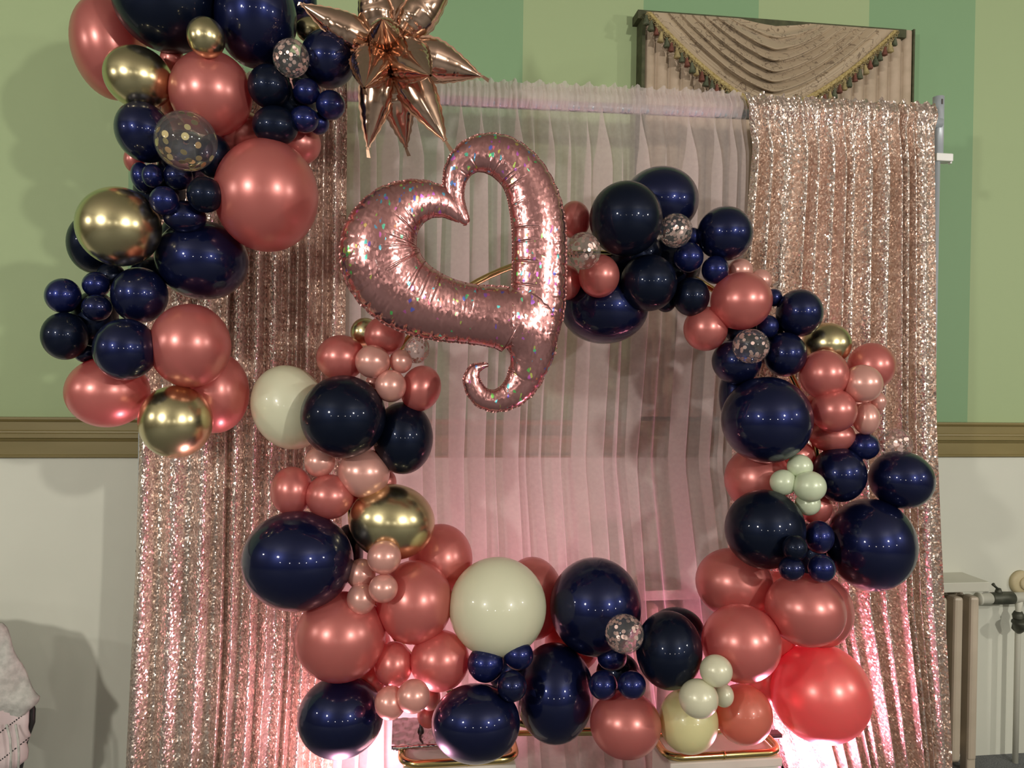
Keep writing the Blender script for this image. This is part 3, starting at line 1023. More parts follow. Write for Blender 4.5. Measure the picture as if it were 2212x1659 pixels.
zfl, fl0, fl1 = foot_loop(868, 1112, 1646, 1012)
zfr, fr0, fr1 = foot_loop(1432, 1674, 1632, 1563)
hbot = hzc - hR
for xl, xr, zf in ((fl0, fl1, zfl), (fr0, fr1, zfr)):
    xm_ = (xl + xr) / 2
    zr = hzc - math.sqrt(max(0, hR ** 2 - (xm_ - hx) ** 2))
    place(tube('upright', [(xm_, FY1 - 0.0, zf), (xm_, RING_Y + 0.02, zr)], 0.0105, MAT['gold_tube']), hoop)
place(tube('tie_bar', [(fl1 - 0.02, FY1, zfl + 0.0), (fr0 + 0.02, FY1, zfr)], 0.0095, MAT['gold_tube']), hoop)
for (xl, xr, zf), lb in (((fl0, fl1, zfl), 'pale plinth under the hoop foot that carries the chrome plate'), ((fr0, fr1, zfr), 'pale plinth under the hoop foot beside the pink floor light')):
    zt = zf - 0.0128
    bx = empty('plinth', ((xl + xr) / 2, 2.51, 0))
    tag(bx, lb, 'plinth', 'plinths under the gold hoop')
    place(bm_obj('top_board', box_bm((xl + 0.004, FY0 - 0.012, zt - 0.03), (xr - 0.004, FY1 + 0.03, zt), 0.004), MAT['cloth_white']), bx)
    place(bm_obj('box', box_bm((xl + 0.012, FY0 - 0.004, 0), (xr - 0.012, FY1 + 0.02, zt - 0.028), 0.004), MAT['cloth_white']), bx)

# crumpled chrome base plate with its peg, lying on the hoop foot
cpz = zfl + 0.013
q = [at(842, 1562, 2.60), at(960, 1562, 2.60), at(846, 1600, 2.50), at(965, 1600, 2.50)]
cp = empty('chrome_plate', ((q[0].x + q[1].x) / 2, 2.55, cpz))
tag(cp, 'crinkled chrome plate with a dark peg on the gold hoop foot', 'plate')
xs0, xs1 = q[2].x, q[3].x
r_ = random.Random(2)
pv_, nx, ny = [], 26, 16
for j in range(ny):
    for i in range(nx):
        x = xs0 + (xs1 - xs0) * i / (nx - 1)
        y = 2.50 + 0.13 * j / (ny - 1)
        pv_.append((x, y, cpz + 0.012 + 0.05 * (j / (ny - 1)) * 0.6 + r_.uniform(-0.0022, 0.0022)))
place(mesh_obj('plate_top', pv_, grid_faces(ny, nx), MAT['chrome']), cp)
place(tube('rolled_edge', [(xs0 + (xs1 - xs0) * i / 30, 2.495, cpz + 0.006 + r_.uniform(-0.001, 0.001)) for i in range(31)], [0.008 + r_.uniform(-0.0018, 0.0018) for _ in range(31)], MAT['chrome'], seg=10), cp)
pg = at(909, 1578, 2.56)
place(tube('peg', [(pg.x, 2.56, cpz + 0.02), (pg.x, 2.56, cpz + 0.035), (pg.x, 2.56, cpz + 0.04), (pg.x + 0.002, 2.56, cpz + 0.11)], [0.012, 0.009, 0.0055, 0.0055], MAT['dark_metal'], seg=12), cp)
# dark little foot clip at the other foot
ck = at(1668, 1586, 2.60)
fc = bm_obj('foot_clip', box_bm((ck.x - 0.03, 2.58, ck.z - 0.008), (ck.x + 0.03, 2.62, ck.z + 0.008), 0.003), MAT['dark_metal'])
place(fc, hoop)

# ------------------------------------------------------------------ foil heart
# centre line and half-width of the foil tube, read at 2.514x from (700, 260)
right_arm = [(782, 560, 9), (770, 548, 24), (742, 512, 40), (722, 470, 47), (708, 420, 52), (706, 360, 57), (716, 300, 66), (748, 240, 78), (805, 195, 92), (885, 180, 106),
             (975, 205, 116), (1060, 275, 122), (1112, 360, 130), (1145, 460, 140), (1163, 560, 144), (1168, 660, 145), (1168, 780, 146), (1165, 900, 146), (1158, 1010, 146),
             (1146, 1110, 138), (1136, 1200, 125), (1124, 1290, 113), (1100, 1365, 98), (1062, 1440, 84), (1005, 1495, 70), (930, 1522, 58), (862, 1505, 53), (818, 1455, 48),
             (803, 1400, 42), (820, 1355, 30), (858, 1335, 15), (893, 1330, 4)]
left_arm = [(745, 545, 18), (715, 510, 42), (665, 465, 72), (590, 438, 96), (500, 445, 124), (410, 490, 158), (345, 560, 186), (305, 650, 208), (305, 745, 216), (345, 840, 212),
            (425, 925, 202), (530, 985, 188), (650, 1025, 172), (780, 1048, 160), (900, 1064, 163), (1000, 1082, 172), (1078, 1125, 171), (1120, 1188, 150), (1128, 1250, 128), (1120, 1310, 110)]
HEART_Y = 2.17


def catmull(pts, step):
    P = np.array(pts, float)
    out = []
    for i in range(len(P) - 1):
        p0, p1, p2, p3 = P[max(i - 1, 0)], P[i], P[i + 1], P[min(i + 2, len(P) - 1)]
        nseg = max(2, int(np.hypot(*(p2 - p1)[:2]) / step))
        for k in range(nseg):
            t = k / nseg
            out.append(0.5 * ((2 * p1) + (-p0 + p2) * t + (2 * p0 - 5 * p1 + 4 * p2 - p3) * t * t + (-p0 + 3 * p1 - 3 * p2 + p3) * t ** 3))
    out.append(P[-1])
    return np.array(out)


heart = empty('heart_balloon', at(1000, 600, HEART_Y))
tag(heart, 'large rose gold holographic foil heart balloon with a curled tail', 'balloon')
dep_h = depth_of(heart.location)


def hpx(x, y, out):
    p = at(700 + x / 2.514, 260 + y / 2.514, HEART_Y)
    d = (EYE - p).normalized()
    return p + Vector((d.x * 0.25, d.y, d.z * 0.25)).normalized() * out


px2m = dep_h / F_PX / 2.514
hv, hf, sv, sf = [], [], [], []
arms = [catmull(right_arm, 4), catmull(left_arm, 4)]
SEG = 44
for ai, line in enumerate(arms):
    base = len(hv)
    r_ = random.Random(20 + ai)
    N = len(line)
    tan = np.gradient(line[:, :2], axis=0)
    tan /= np.maximum(np.hypot(tan[:, 0], tan[:, 1]), 1e-6)[:, None]
    nor = np.stack([-tan[:, 1], tan[:, 0]], 1)
    s = np.concatenate([[0], np.cumsum(np.hypot(*np.diff(line[:, :2], axis=0).T))])
    curv = np.gradient(np.unwrap(np.arctan2(tan[:, 1], tan[:, 0])), s + 1e-9 * np.arange(N))
    curv = np.convolve(curv, np.ones(25) / 25, mode='same')

    def creases(spacing, jit, seed, lean):
        rr = random.Random(seed)
        c, pos = [], rr.uniform(5, 30)
        while pos < s[-1]:
            c.append((pos, rr.uniform(0.5, 1.2), rr.uniform(-lean, lean), rr.uniform(2.6, 4.5)))
            pos += spacing * rr.uniform(1 - jit, 1 + jit)
        return c

    inner = creases(88, 0.65, 3 + ai, 40)
    outer = [(q, 1.0, 0, 6.0) for q in np.arange(31 if ai == 0 else 20, s[-1], 58)]
    for i in range(N):
        c, r0 = line[i, :2], line[i, 2]
        side = 1 if curv[i] > 0 else -1          # +normal is the inner side of the bend
        for k in range(SEG):
            th = 2 * math.pi * k / SEG
            ct, st = math.cos(th), math.sin(th)
            inn = max(0.0, ct * side)            # 1 on the inner seam
            out_ = max(0.0, -ct * side)
            w = 0.0
            for pos, a, ln, sg in inner:
                d = s[i] - pos - ln * (1 - inn)
                if abs(d) < 26:
                    w += 0.085 * a * (inn ** 0.8) * (math.exp(-(d / sg) ** 2) - 0.25 * math.exp(-(abs(d) - 10) ** 2 / 30.0))
            for pos, a, ln, sg in outer:
                d = s[i] - pos
                if abs(d) < 16:
                    w += 0.05 * a * out_ ** 4 * math.exp(-(d / 6.0) ** 2)
            small = 0.0022 * math.sin(s[i] * 0.21 + th * 5 + 2 * math.sin(s[i] * 0.05)) * (0.4 + abs(ct))
            rr = r0 * (1 - w + small)
            # two flat sheets blown up: fuller than a circle at the crown, pinched at the seam
            hgt_ = 0.74 * r0 * (1 - w * 0.8 + small) * abs(st) ** 0.85 * (1 if st >= 0 else -1)
            ux, uy = c[0] + nor[i, 0] * rr * ct, c[1] + nor[i, 1] * rr * ct
            if uy > 760:
                # the lower arms flow into each other
                ot = arms[1 - ai]
                d2 = (ot[:, 0] - ux) ** 2 + (ot[:, 1] - uy) ** 2
                h2 = 0.74 * math.sqrt(max(0.0, float((ot[:, 2] ** 2 - d2).max())))
                if h2 > 0:
                    kk = min(45.0, h2)
                    h1 = abs(hgt_)
                    sm = 0.5 * (h1 + h2 + math.sqrt((h1 - h2) ** 2 + kk * kk)) - 0.35 * kk * min(h1, h2) / max(h1, h2, 1e-6)
                    hgt_ = math.copysign(max(h1, h2, sm), 1 if st >= 0 else -1)
            p = hpx(ux, uy, hgt_ * px2m)
            hv.append(p - heart.location)
    for i in range(N - 1):
        for k in range(SEG):
            k2 = (k + 1) % SEG
            hf.append((base + i * SEG + k, base + i * SEG + k2, base + (i + 1) * SEG + k2, base + (i + 1) * SEG + k))
    hf.append(tuple(base + k for k in range(SEG)))
    hf.append(tuple(base + (N - 1) * SEG + k for k in range(SEG)))
    # scalloped seam flange on both sides
    other = arms[1 - ai][::3]
    for sd in (1, -1):
        prev = None
        for i in range(N):
            c, r0 = line[i, :2], line[i, 2]
            e = c + nor[i] * sd * r0
            dd = np.hypot(other[:, 0] - e[0], other[:, 1] - e[1]) - other[:, 2]
            if dd.min() < 4:
                prev = None
                continue
            isin = (1 if curv[i] > 0 else -1) == sd
            wob = abs(math.sin(math.pi * (s[i] - (31 if ai == 0 else 20)) / 58))
            w = (2.5 + 6.0 * wob ** 0.6) if not isin else 3.0
            a = c + nor[i] * sd * (r0 * 0.975)
            b = c + nor[i] * sd * (r0 + w)
            pa, pb = hpx(a[0], a[1], 0.0), hpx(b[0], b[1], 0.0015 * math.sin(s[i] * 0.3))
            o_ = len(sv)
            sv += [pa - heart.location, pb - heart.location]
            if prev is not None:
                sf.append((prev, prev + 1, o_ + 1, o_))
            prev = o_
body = mesh_obj('foil_body', hv, hf, MAT['holo'], heart)
seam = mesh_obj('seam_edge', sv, sf, MAT['foil_edge'], heart, smooth=False)
md = seam.modifiers.new('thickness', 'SOLIDIFY'); md.thickness = 0.0012

# ------------------------------------------------------------------ foil starburst
STAR_Y = 2.40
sc_ = at(838, 108, STAR_Y)
star = empty('starburst_balloon', sc_)
tag(star, 'copper rose foil starburst balloon with long pointed spikes', 'balloon')
mpp = depth_of(sc_) / F_PX
# tip pixel, start pixel, depth of the tip towards the viewer (m), half-width px
spikes = [((653, 10), (812, 100), 0.06, 30, 1), ((790, -75), (826, 92), 0.05, 34, 2), ((850, -95), (840, 90), -0.06, 30, 3), ((985, -60), (858, 88), 0.02, 34, 4),
          ((1038, 164), (868, 108), -0.03, 38, 5), ((930, 163), (856, 112), 0.25, 40, 6), ((787, 190), (812, 112), 0.24, 37, 7), ((795, 318), (828, 118), -0.02, 33, 8),
          ((877, 318), (846, 150), -0.09, 30, 9), ((962, 304), (856, 120), 0.05, 34, 10), ((826, 40), (836, 96), 0.27, 30, 11), ((765, 128), (815, 112), -0.25, 28, 12)]
for (tx, ty), (bx_, by_), dz, hw_, sd in spikes:
    r_ = random.Random(sd)
    b0 = at(bx_, by_, STAR_Y)
    tp = at(tx, ty, STAR_Y - dz)
    ax = tp - b0
    Ln = ax.length
    t_ = ax.normalized()
    view = (EYE - b0).normalized()
    # the flat of each two-sheet cone lies roughly across the view with some twist
    sdv = t_.cross(view)
    if sdv.length < 0.2: sdv = t_.cross(Vector((0, 0, 1)))
    sdv.normalize()
    nv = sdv.cross(t_).normalized()
    tw = r_.uniform(-0.5, 0.5)
    S = sdv * math.cos(tw) + nv * math.sin(tw)
    Nn = nv * math.cos(tw) - sdv * math.sin(tw)
    Rm = hw_ * mpp * 1.18
    vs_, rows_, seg_ = [], 46, 28
    pk = [(r_.uniform(0.1, 0.75), r_.uniform(0, 6.28), r_.uniform(0.3, 1)) for _ in range(7)]
    prof = lambda t: float(np.interp(t, [0, 0.06, 0.16, 0.28, 0.40, 0.55, 0.7, 0.85, 0.97, 1.0], [0.20, 0.45, 0.80, 0.97, 1.0, 0.86, 0.62, 0.34, 0.075, 0.05]))
    fl = []
    for i in range(rows_):
        t = i / (rows_ - 1)
        R_ = Rm * prof(t)
        for k in range(seg_):
            th = 2 * math.pi * k / seg_
            w = 0
            for p0, a0, am in pk:
                w += 0.10 * am * math.exp(-((t - p0) / 0.018) ** 2) * max(0, math.cos(th - a0)) ** 2
            w += 0.05 * abs(math.cos(th)) ** 4 * (0.5 + 0.5 * math.cos(t * 60)) * (t < 0.85)
            rr = R_ * (1 - w)
            vs_.append(b0 + ax * t + S * (rr * math.cos(th)) + Nn * (rr * 0.86 * abs(math.sin(th)) ** 0.85 * (1 if math.sin(th) >= 0 else -1)))
        fl.append((b0 + ax * t, R_, t))
    fcs = grid_faces(rows_, seg_, close=True) + [tuple(range(seg_))[::-1]]
    sp = place(mesh_obj('spike', vs_, fcs, MAT['copper']), star)
    # seam strip and the little flat tail at the tip
    ev, ef = [], []
    for sg in (1, -1):
        o_ = len(ev)
        for c, R_, t in fl:
            wob = 0.5 + 0.5 * math.cos(t * 60 + 2)
            ev += [c + S * sg * R_ * 0.96, c + S * sg * (R_ + (0.003 + 0.003 * wob))]
        ef += [(o_ + 2 * i, o_ + 2 * i + 1, o_ + 2 * i + 3, o_ + 2 * i + 2) for i in range(rows_ - 1)]
    o_ = len(ev)
    for q_, w_ in ((0.985, 0.004), (1.03, 0.0045), (1.085, 0.006)):
        c = b0 + ax * q_ + Vector((0.006, 0, -0.008)) * (q_ > 1.05)
        ev += [c - S * w_, c + S * w_]
    ef += [(o_, o_ + 1, o_ + 3, o_ + 2), (o_ + 2, o_ + 3, o_ + 5, o_ + 4)]
    se = mesh_obj('seam_edge', ev, ef, MAT['copper_edge'], smooth=False)
    m_ = se.modifiers.new('thickness', 'SOLIDIFY'); m_.thickness = 0.001
    se.parent = sp


# ------------------------------------------------------------------ latex balloons
# photo centre, half-width, half-height, tilt (degrees), skin, front-to-back rank (higher = nearer), label
GARLAND = [
    (236, 105, 82, 112, -12, 'R', 1.0, 'large rose balloon at the top outer edge of the hanging garland, behind a gold one'),
    (363, 0, 119, 117, 0, 'K', 1.6, 'huge dark navy balloon at the very top of the hanging garland'),
    (299, 168, 76, 68, 18, 'G', 2.0, 'chrome gold balloon in front of the rose balloon at the top outer edge'),
    (456, 202, 89, 92, 0, 'R', 2.0, 'large rose balloon directly under the small chrome gold ball'),
    (445, 81, 41, 45, -20, 'G', 2.6, 'small chrome gold ball between the two huge navy balloons at the top'),
    (553, 38, 88, 112, 0, 'N', 1.6, 'huge shiny navy balloon at the garland top, next to the starburst'),
    (640, 3, 44, 48, 0, 'N', 0.8, 'blue balloon cut by the top frame edge, behind the starburst spike'),
    (669, 64, 30, 29, 0, 'G', 1.0, 'small gold balloon peeping out behind the starburst tip'),
    (629, 126, 39, 43, 0, 'C', 2.8, 'clear rose confetti balloon at the garland top, with its knot showing below'),
    (709, 127, 59, 64, 0, 'N', 1.9, 'round navy balloon touching the starburst, beside the confetti balloon'),
    (581, 187, 45, 48, 0, 'K', 2.3, 'matte dark navy balloon below the hanging garland\'s rose confetti balloon'),
    (662, 198, 29, 29, 0, 'B', 2.5, 'small blue ball hanging just below the confetti balloon knot'),
    (714, 227, 31, 32, 0, 'B', 2.4, 'small blue ball farthest out under the starburst'),
    (657, 258, 31, 29, 0, 'B', 2.5, 'small blue ball at the bottom of the trio under the starburst'),
    (687, 266, 24, 25, 0, 'B', 2.0, 'small blue ball half hidden behind the trio under the starburst'),
    (595, 272, 49, 43, 0, 'K', 2.2, 'dark navy balloon under the matte one, beside the small blue trio'),
    (372, 128, 26, 30, 0, 'R', 1.0, 'rose balloon glimpsed between the gold balloon and the top navy one'),
    (525, 290, 52, 50, 0, 'R', 0.8, 'rose balloon in shadow, squeezed above the biggest rose balloon'),
    (644, 310, 49, 46, 0, 'R', 1.2, 'rose balloon half hidden behind the biggest rose balloon, by the sequins'),
    (576, 423, 111, 120, 0, 'R', 1.9, 'biggest rose balloon of the hanging garland, before the sequin curtain'),
    (311, 286, 62, 66, -25, 'N', 2.1, 'navy balloon behind the large clear gold confetti balloon'),
    (402, 305, 68, 65, 0, 'Z', 2.7, 'large clear balloon holding big gold confetti dots'),
    (461, 338, 39, 47, 0, 'K', 1.8, 'dark balloon between the clear gold confetti balloon and the biggest rose one'),
    (290, 345, 23, 28, 0, 'R', 1.2, 'sliver of rose balloon at the outer edge below the clear gold confetti balloon'),
    (307, 384, 24, 33, -15, 'B', 1.9, 'outermost blue ball below the clear gold confetti balloon'),
    (329, 380, 23, 25, 0, 'B', 2.2, 'smallest blue ball tucked below the clear gold confetti balloon'),
    (385, 381, 32, 30, 0, 'N', 2.3, 'navy ball touching the underside of the clear gold confetti balloon'),
    (355, 434, 32, 31, 0, 'B', 2.4, 'blue ball above the large chrome gold balloon'),
    (443, 421, 39, 38, 0, 'K', 2.4, 'matte dark ball pressed against the biggest rose balloon'),
    (399, 468, 47, 34, 0, 'N', 2.0, 'flattened navy ball above the giant navy balloon'),
    (257, 490, 93, 84, 8, 'G', 2.2, 'largest chrome gold balloon of the hanging garland'),
    (204, 526, 60, 64, 0, 'K', 1.4, 'dark balloon behind the largest chrome gold balloon, against the green wall'),
    (240, 598, 32, 30, 0, 'K', 1.4, 'dark balloon in the shade under the largest chrome gold balloon'),
    (437, 562, 100, 84, 5, 'N', 1.6, 'giant navy balloon below the biggest rose balloon'),
    (136, 639, 40, 37, 10, 'B', 2.2, 'outermost bright blue ball of the lower navy bunch'),
    (208, 615, 31, 27, 0, 'B', 2.0, 'topmost small blue ball of the lower navy bunch'),
    (209, 665, 33, 28, 0, 'N', 2.4, 'small navy ball in the centre of the lower navy bunch'),
    (302, 638, 62, 59, 0, 'N', 2.1, 'navy balloon of the lower bunch, touching the giant navy balloon'),
    (140, 726, 52, 50, 0, 'K', 2.2, 'matte black navy balloon at the outer edge of the lower navy bunch'),
    (271, 755, 70, 65, 5, 'N', 2.5, 'shiny navy balloon at the bottom of the lower navy bunch'),
    (185, 765, 25, 18, 0, 'N', 1.6, 'sliver of navy balloon between the two bottom balloons of the lower bunch'),
    (411, 747, 88, 88, 0, 'R', 2.0, 'large rose balloon beside the shiny navy balloon of the lower bunch'),
    (467, 848, 71, 85, 0, 'R', 1.5, 'rose balloon behind the bottom gold balloon, against the sequin curtain'),
    (233, 847, 92, 74, 0, 'R', 1.6, 'wide rose balloon before the olive rail at the bottom of the hanging garland'),
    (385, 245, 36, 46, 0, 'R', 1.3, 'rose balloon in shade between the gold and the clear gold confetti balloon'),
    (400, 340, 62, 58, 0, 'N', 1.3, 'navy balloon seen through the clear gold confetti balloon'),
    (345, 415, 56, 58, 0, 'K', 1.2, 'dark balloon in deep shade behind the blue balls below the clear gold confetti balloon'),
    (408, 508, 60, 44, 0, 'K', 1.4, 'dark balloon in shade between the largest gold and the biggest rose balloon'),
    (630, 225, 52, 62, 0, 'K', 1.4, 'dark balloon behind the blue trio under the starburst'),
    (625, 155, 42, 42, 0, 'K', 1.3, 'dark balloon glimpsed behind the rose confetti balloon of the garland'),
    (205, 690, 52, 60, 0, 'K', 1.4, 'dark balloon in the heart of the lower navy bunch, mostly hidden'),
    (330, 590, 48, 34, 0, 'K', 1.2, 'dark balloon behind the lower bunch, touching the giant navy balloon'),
    (380, 911, 80, 77, 0, 'G', 2.4, 'chrome gold balloon at the bottom tip of the hanging garland'),
]
RING = [
    (789, 718, 31, 31, 0, 'G', 1.5, 'small gold balloon behind the top rose balloon, under the foil heart'),
    (831, 725, 43, 41, 0, 'R', 2.0, 'rose balloon touching the lower edge of the foil heart'),
    (901, 755, 27, 30, 15, 'C', 2.1, 'tiny clear rose confetti balloon just under the foil heart'),
    (737, 773, 52, 48, 0, 'R', 2.0, 'rose balloon above the cream balloon that stands by the sequins'),
    (805, 781, 37, 35, 0, 'P', 2.5, 'pearly pink ball at the centre of the bunch under the foil heart'),
    (866, 781, 24, 25, 0, 'P', 2.5, 'smallest pearly pink ball of the bunch, next to the tiny confetti balloon'),
    (844, 834, 33, 34, 0, 'P', 2.6, 'lowest pearly pink ball of the bunch under the foil heart'),
    (909, 839, 42, 49, 20, 'R', 2.2, 'rose balloon at the inner edge below the tiny confetti balloon'),
    (804, 826, 14, 15, 0, 'P', 1.8, 'sliver of pearly pink ball above the front dark navy balloon'),
    (625, 880, 79, 90, -20, 'M', 1.8, 'large cream balloon before the sequin curtain'),
    (742, 900, 90, 87, 0, 'K', 2.5, 'large matte dark navy balloon in front of the cream one'),
    (871, 946, 63, 76, 0, 'K', 1.9, 'dark navy balloon on the inner side, behind the matte dark one'),
    (691, 998, 33, 32, 0, 'P', 2.0, 'pearly pink balloon just under the large matte dark navy balloon, outer side'),
    (786, 1022, 55, 52, 20, 'P', 2.1, 'larger pearly pink balloon right above the big gold balloon'),
    (630, 1060, 45, 51, 0, 'R', 1.9, 'rose balloon at the outer edge above the giant navy balloon'),
    (712, 1073, 51, 47, 15, 'R', 2.2, 'rose balloon between the giant navy and the big gold balloon'),
    (777, 1075, 30, 30, 0, 'R', 1.2, 'rose balloon in shadow at the upper corner of the big gold balloon'),
    (832, 1042, 24, 28, 0, 'R', 1.2, 'sliver of rose balloon behind the larger pearly pink one'),
    (847, 1127, 91, 80, 12, 'G', 2.0, 'biggest chrome gold balloon of the hoop, on its inner side'),
    (644, 1211, 119, 106, 10, 'N', 2.2, 'giant navy balloon at the outer edge of the hoop, by the sequin curtain'),
    (830, 1204, 36, 36, 0, 'P', 2.7, 'topmost of four pearly pink balls below the biggest gold balloon'),
    (780, 1240, 31, 33, 0, 'P', 2.3, 'rearmost of four pearly pink balls below the biggest gold balloon'),
    (828, 1271, 31, 31, 0, 'P', 2.8, 'frontmost of four pearly pink balls, on the large rose balloon'),
    (781, 1293, 31, 34, 0, 'P', 2.5, 'lowest of four pearly pink balls below the biggest gold balloon'),
    (896, 1300, 80, 89, 0, 'R', 2.1, 'large rose balloon between the four pearly balls and the big cream balloon'),
    (952, 1208, 67, 75, 0, 'R', 1.3, 'rose balloon behind the biggest gold balloon, before the voile'),
    (1075, 1311, 102, 107, 0, 'M', 2.1, 'biggest cream balloon at the bottom of the hoop'),
    (1150, 1292, 66, 88, 0, 'R', 1.2, 'rose balloon half hidden behind the biggest cream balloon'),
    (1236, 1392, 58, 60, 0, 'R', 1.0, 'red glowing balloon in the gap below the shiny navy balloon at the hoop bottom'),
    (736, 1375, 96, 97, 0, 'R', 2.2, 'big rose balloon under the giant navy balloon, lit from below'),
    (850, 1435, 41, 49, 0, 'R', 2.3, 'egg shaped rose balloon beside the big rose one lit from below'),
    (950, 1427, 62, 66, 0, 'R', 2.5, 'round rose balloon below the cream balloon, next to the small blue balls'),
    (843, 1518, 33, 37, 0, 'P', 2.2, 'outer pink ball above the chrome plate'),
    (893, 1504, 35, 37, 0, 'P', 2.5, 'front pink ball above the peg of the chrome plate'),
    (929, 1507, 22, 28, 0, 'P', 2.0, 'sliver of pink ball between the front pink one and a navy balloon'),
    (805, 1465, 30, 34, 0, 'R', 1.2, 'rose balloon in the gap above the lowest navy balloon'),
    (926, 1545, 24, 28, 0, 'R', 1.0, 'deep red balloon sliver behind the chrome plate'),
    (736, 1548, 91, 90, 0, 'N', 2.0, 'large navy balloon at the lower outer corner of the hoop, by the chrome plate'),
    (1049, 1434, 38, 40, 0, 'B', 2.7, 'first small blue ball under the biggest cream balloon, beside the round rose balloon'),
    (1120, 1415, 31, 32, 0, 'B', 2.6, 'highest small blue ball under the biggest cream balloon'),
    (1106, 1482, 31, 34, 0, 'N', 2.7, 'small dark navy ball on top of the large navy balloon above the gold foot'),
    (1028, 1562, 93, 86, 0, 'N', 2.3, 'large navy balloon resting above the gold hoop foot with the chrome plate'),
    (1198, 1496, 82, 108, 0, 'N', 2.0, 'tall navy balloon at the lowest middle of the hoop'),
    (1286, 1310, 96, 105, 0, 'N', 2.0, 'large shiny navy balloon next to the biggest cream balloon'),
    (1349, 1369, 41, 43, 0, 'C', 2.8, 'clear rose confetti balloon at the bottom of the hoop'),
    (1445, 1404, 70, 84, 0, 'K', 2.3, 'large matte dark balloon beside the bottom confetti balloon'),
    (1462, 1362, 58, 50, 0, 'K', 1.4, 'dark balloon half hidden behind the large matte dark one'),
    (1322, 1421, 31, 28, 0, 'B', 2.4, 'small navy ball directly under the bottom confetti balloon'),
    (1303, 1480, 30, 32, 0, 'B', 2.5, 'small blue ball lower down, next to the tall navy balloon'),
    (1365, 1480, 30, 31, 0, 'B', 2.5, 'small navy ball over the rose balloon at the hoop bottom'),
    (1351, 1565, 75, 74, 0, 'R', 2.0, 'rose balloon at the very bottom of the hoop, beside the yellowish one'),
    (1487, 1557, 63, 71, 0, 'Y', 2.0, 'pale yellow balloon resting over the second gold foot'),
    (1547, 1449, 35, 35, 0, 'F', 2.6, 'upper pearl cream ball above the pale yellow balloon'),
    (1509, 1509, 42, 43, 0, 'F', 2.7, 'largest pearl cream ball in front of the pale yellow balloon'),
    (1563, 1502, 22, 26, 0, 'F', 2.4, 'smallest pearl cream ball, beside the coral balloon'),
    (1606, 1543, 62, 66, 0, 'O', 1.8, 'coral balloon between the pale yellow and the glowing pink balloon'),
    (1601, 1389, 85, 84, 0, 'R', 2.1, 'large rose balloon above the pearl cream balls'),
    (1772, 1497, 109, 108, 0, 'R', 1.7, 'biggest pink balloon glowing over the floor light'),
    (1586, 1260, 83, 75, 10, 'R', 1.8, 'large rose balloon before the voile, below the dark navy one'),
    (1739, 1317, 87, 78, 12, 'R', 2.0, 'large dusky rose balloon above the glowing pink one'),
    (1773, 1320, 70, 77, 0, 'R', 1.3, 'rose balloon mostly hidden behind the large dusky rose one'),
    (1652, 1143, 86, 84, 15, 'K', 2.2, 'large dark navy balloon under the pearl mint cluster'),
    (1881, 1176, 99, 98, 0, 'N', 2.1, 'giant navy balloon at the outer edge of the hoop, near the radiator'),
    (1769, 1160, 33, 35, 0, 'B', 2.5, 'uppermost blue ball of four below the pearl mint cluster'),
    (1717, 1184, 27, 28, 0, 'K', 2.6, 'dull black ball of four below the pearl mint cluster'),
    (1710, 1229, 28, 26, 0, 'N', 2.4, 'lower inner ball of four below the pearl mint cluster'),
    (1775, 1228, 30, 30, 0, 'B', 2.5, 'lower outer ball of four, against the giant navy balloon'),
    (1728, 1008, 28, 26, 0, 'E', 2.6, 'top ball of the pearl mint cluster'),
    (1692, 1042, 29, 27, 0, 'E', 2.4, 'inner ball of the pearl mint cluster, before the red balloon'),
    (1749, 1051, 36, 33, 0, 'E', 2.8, 'largest ball of the pearl mint cluster'),
    (1745, 1088, 28, 25, 0, 'E', 2.5, 'bottom ball of the pearl mint cluster'),
    (1636, 1035, 71, 68, 0, 'R', 1.6, 'reddish rose balloon behind the pearl mint cluster'),
    (1720, 985, 40, 34, 0, 'R', 1.2, 'dark red balloon in the gap above the pearl mint cluster'),
    (1762, 1095, 36, 36, 0, 'R', 1.2, 'orange red balloon glimpsed beside the bottom pearl mint ball'),
    (1812, 1025, 60, 58, 0, 'N', 2.0, 'dark navy balloon next to the pearl mint cluster'),
    (1947, 1036, 72, 61, 15, 'N', 2.1, 'wide navy balloon at the outermost point of the hoop'),
    (1656, 907, 98, 91, 0, 'N', 2.4, 'giant navy balloon at the inner side of the hoop, above the mint cluster'),
    (1586, 855, 33, 62, 0, 'N', 1.2, 'navy balloon hidden behind the giant one, before the voile'),
    (1797, 942, 50, 34, 0, 'R', 1.7, 'dusky rose balloon in shade below the lower salmon balloon'),
    (1865, 964, 35, 29, 0, 'B', 2.1, 'blue ball above the widest navy balloon'),
    (1933, 960, 39, 34, 0, 'C', 1.9, 'clear rose confetti balloon above the wide outermost navy balloon'),
    (1780, 809, 53, 52, 0, 'R', 2.2, 'inner salmon balloon below the gold one'),
    (1882, 791, 52, 49, 0, 'R', 2.0, 'outer salmon balloon against the sequin curtain'),
    (1863, 829, 44, 40, 0, 'P', 2.5, 'translucent salmon ball in the middle of the salmon bunch'),
    (1801, 887, 50, 46, 0, 'R', 2.4, 'lowest big salmon balloon, beside the giant navy one'),
    (1871, 904, 30, 34, 0, 'P', 2.2, 'pearly ball at the bottom of the salmon bunch'),
    (1896, 867, 20, 20, 0, 'P', 2.1, 'smallest pearly ball at the outer edge of the salmon bunch'),
    (1786, 743, 53, 45, 0, 'G', 1.7, 'chrome gold balloon above the salmon bunch'),
    (1727, 676, 51, 50, 0, 'N', 2.1, 'navy balloon touching the chrome gold one from above'),
    (1672, 643, 18, 19, 0, 'B', 1.7, 'blue ball peeping out beside the large rose balloon of the upper hoop'),
    (1658, 705, 24, 24, 0, 'B', 2.2, 'small blue ball between the large rose and the navy balloon'),
    (1590, 716, 24, 22, 0, 'K', 1.6, 'dark sliver of balloon above the confetti balloon by the voile'),
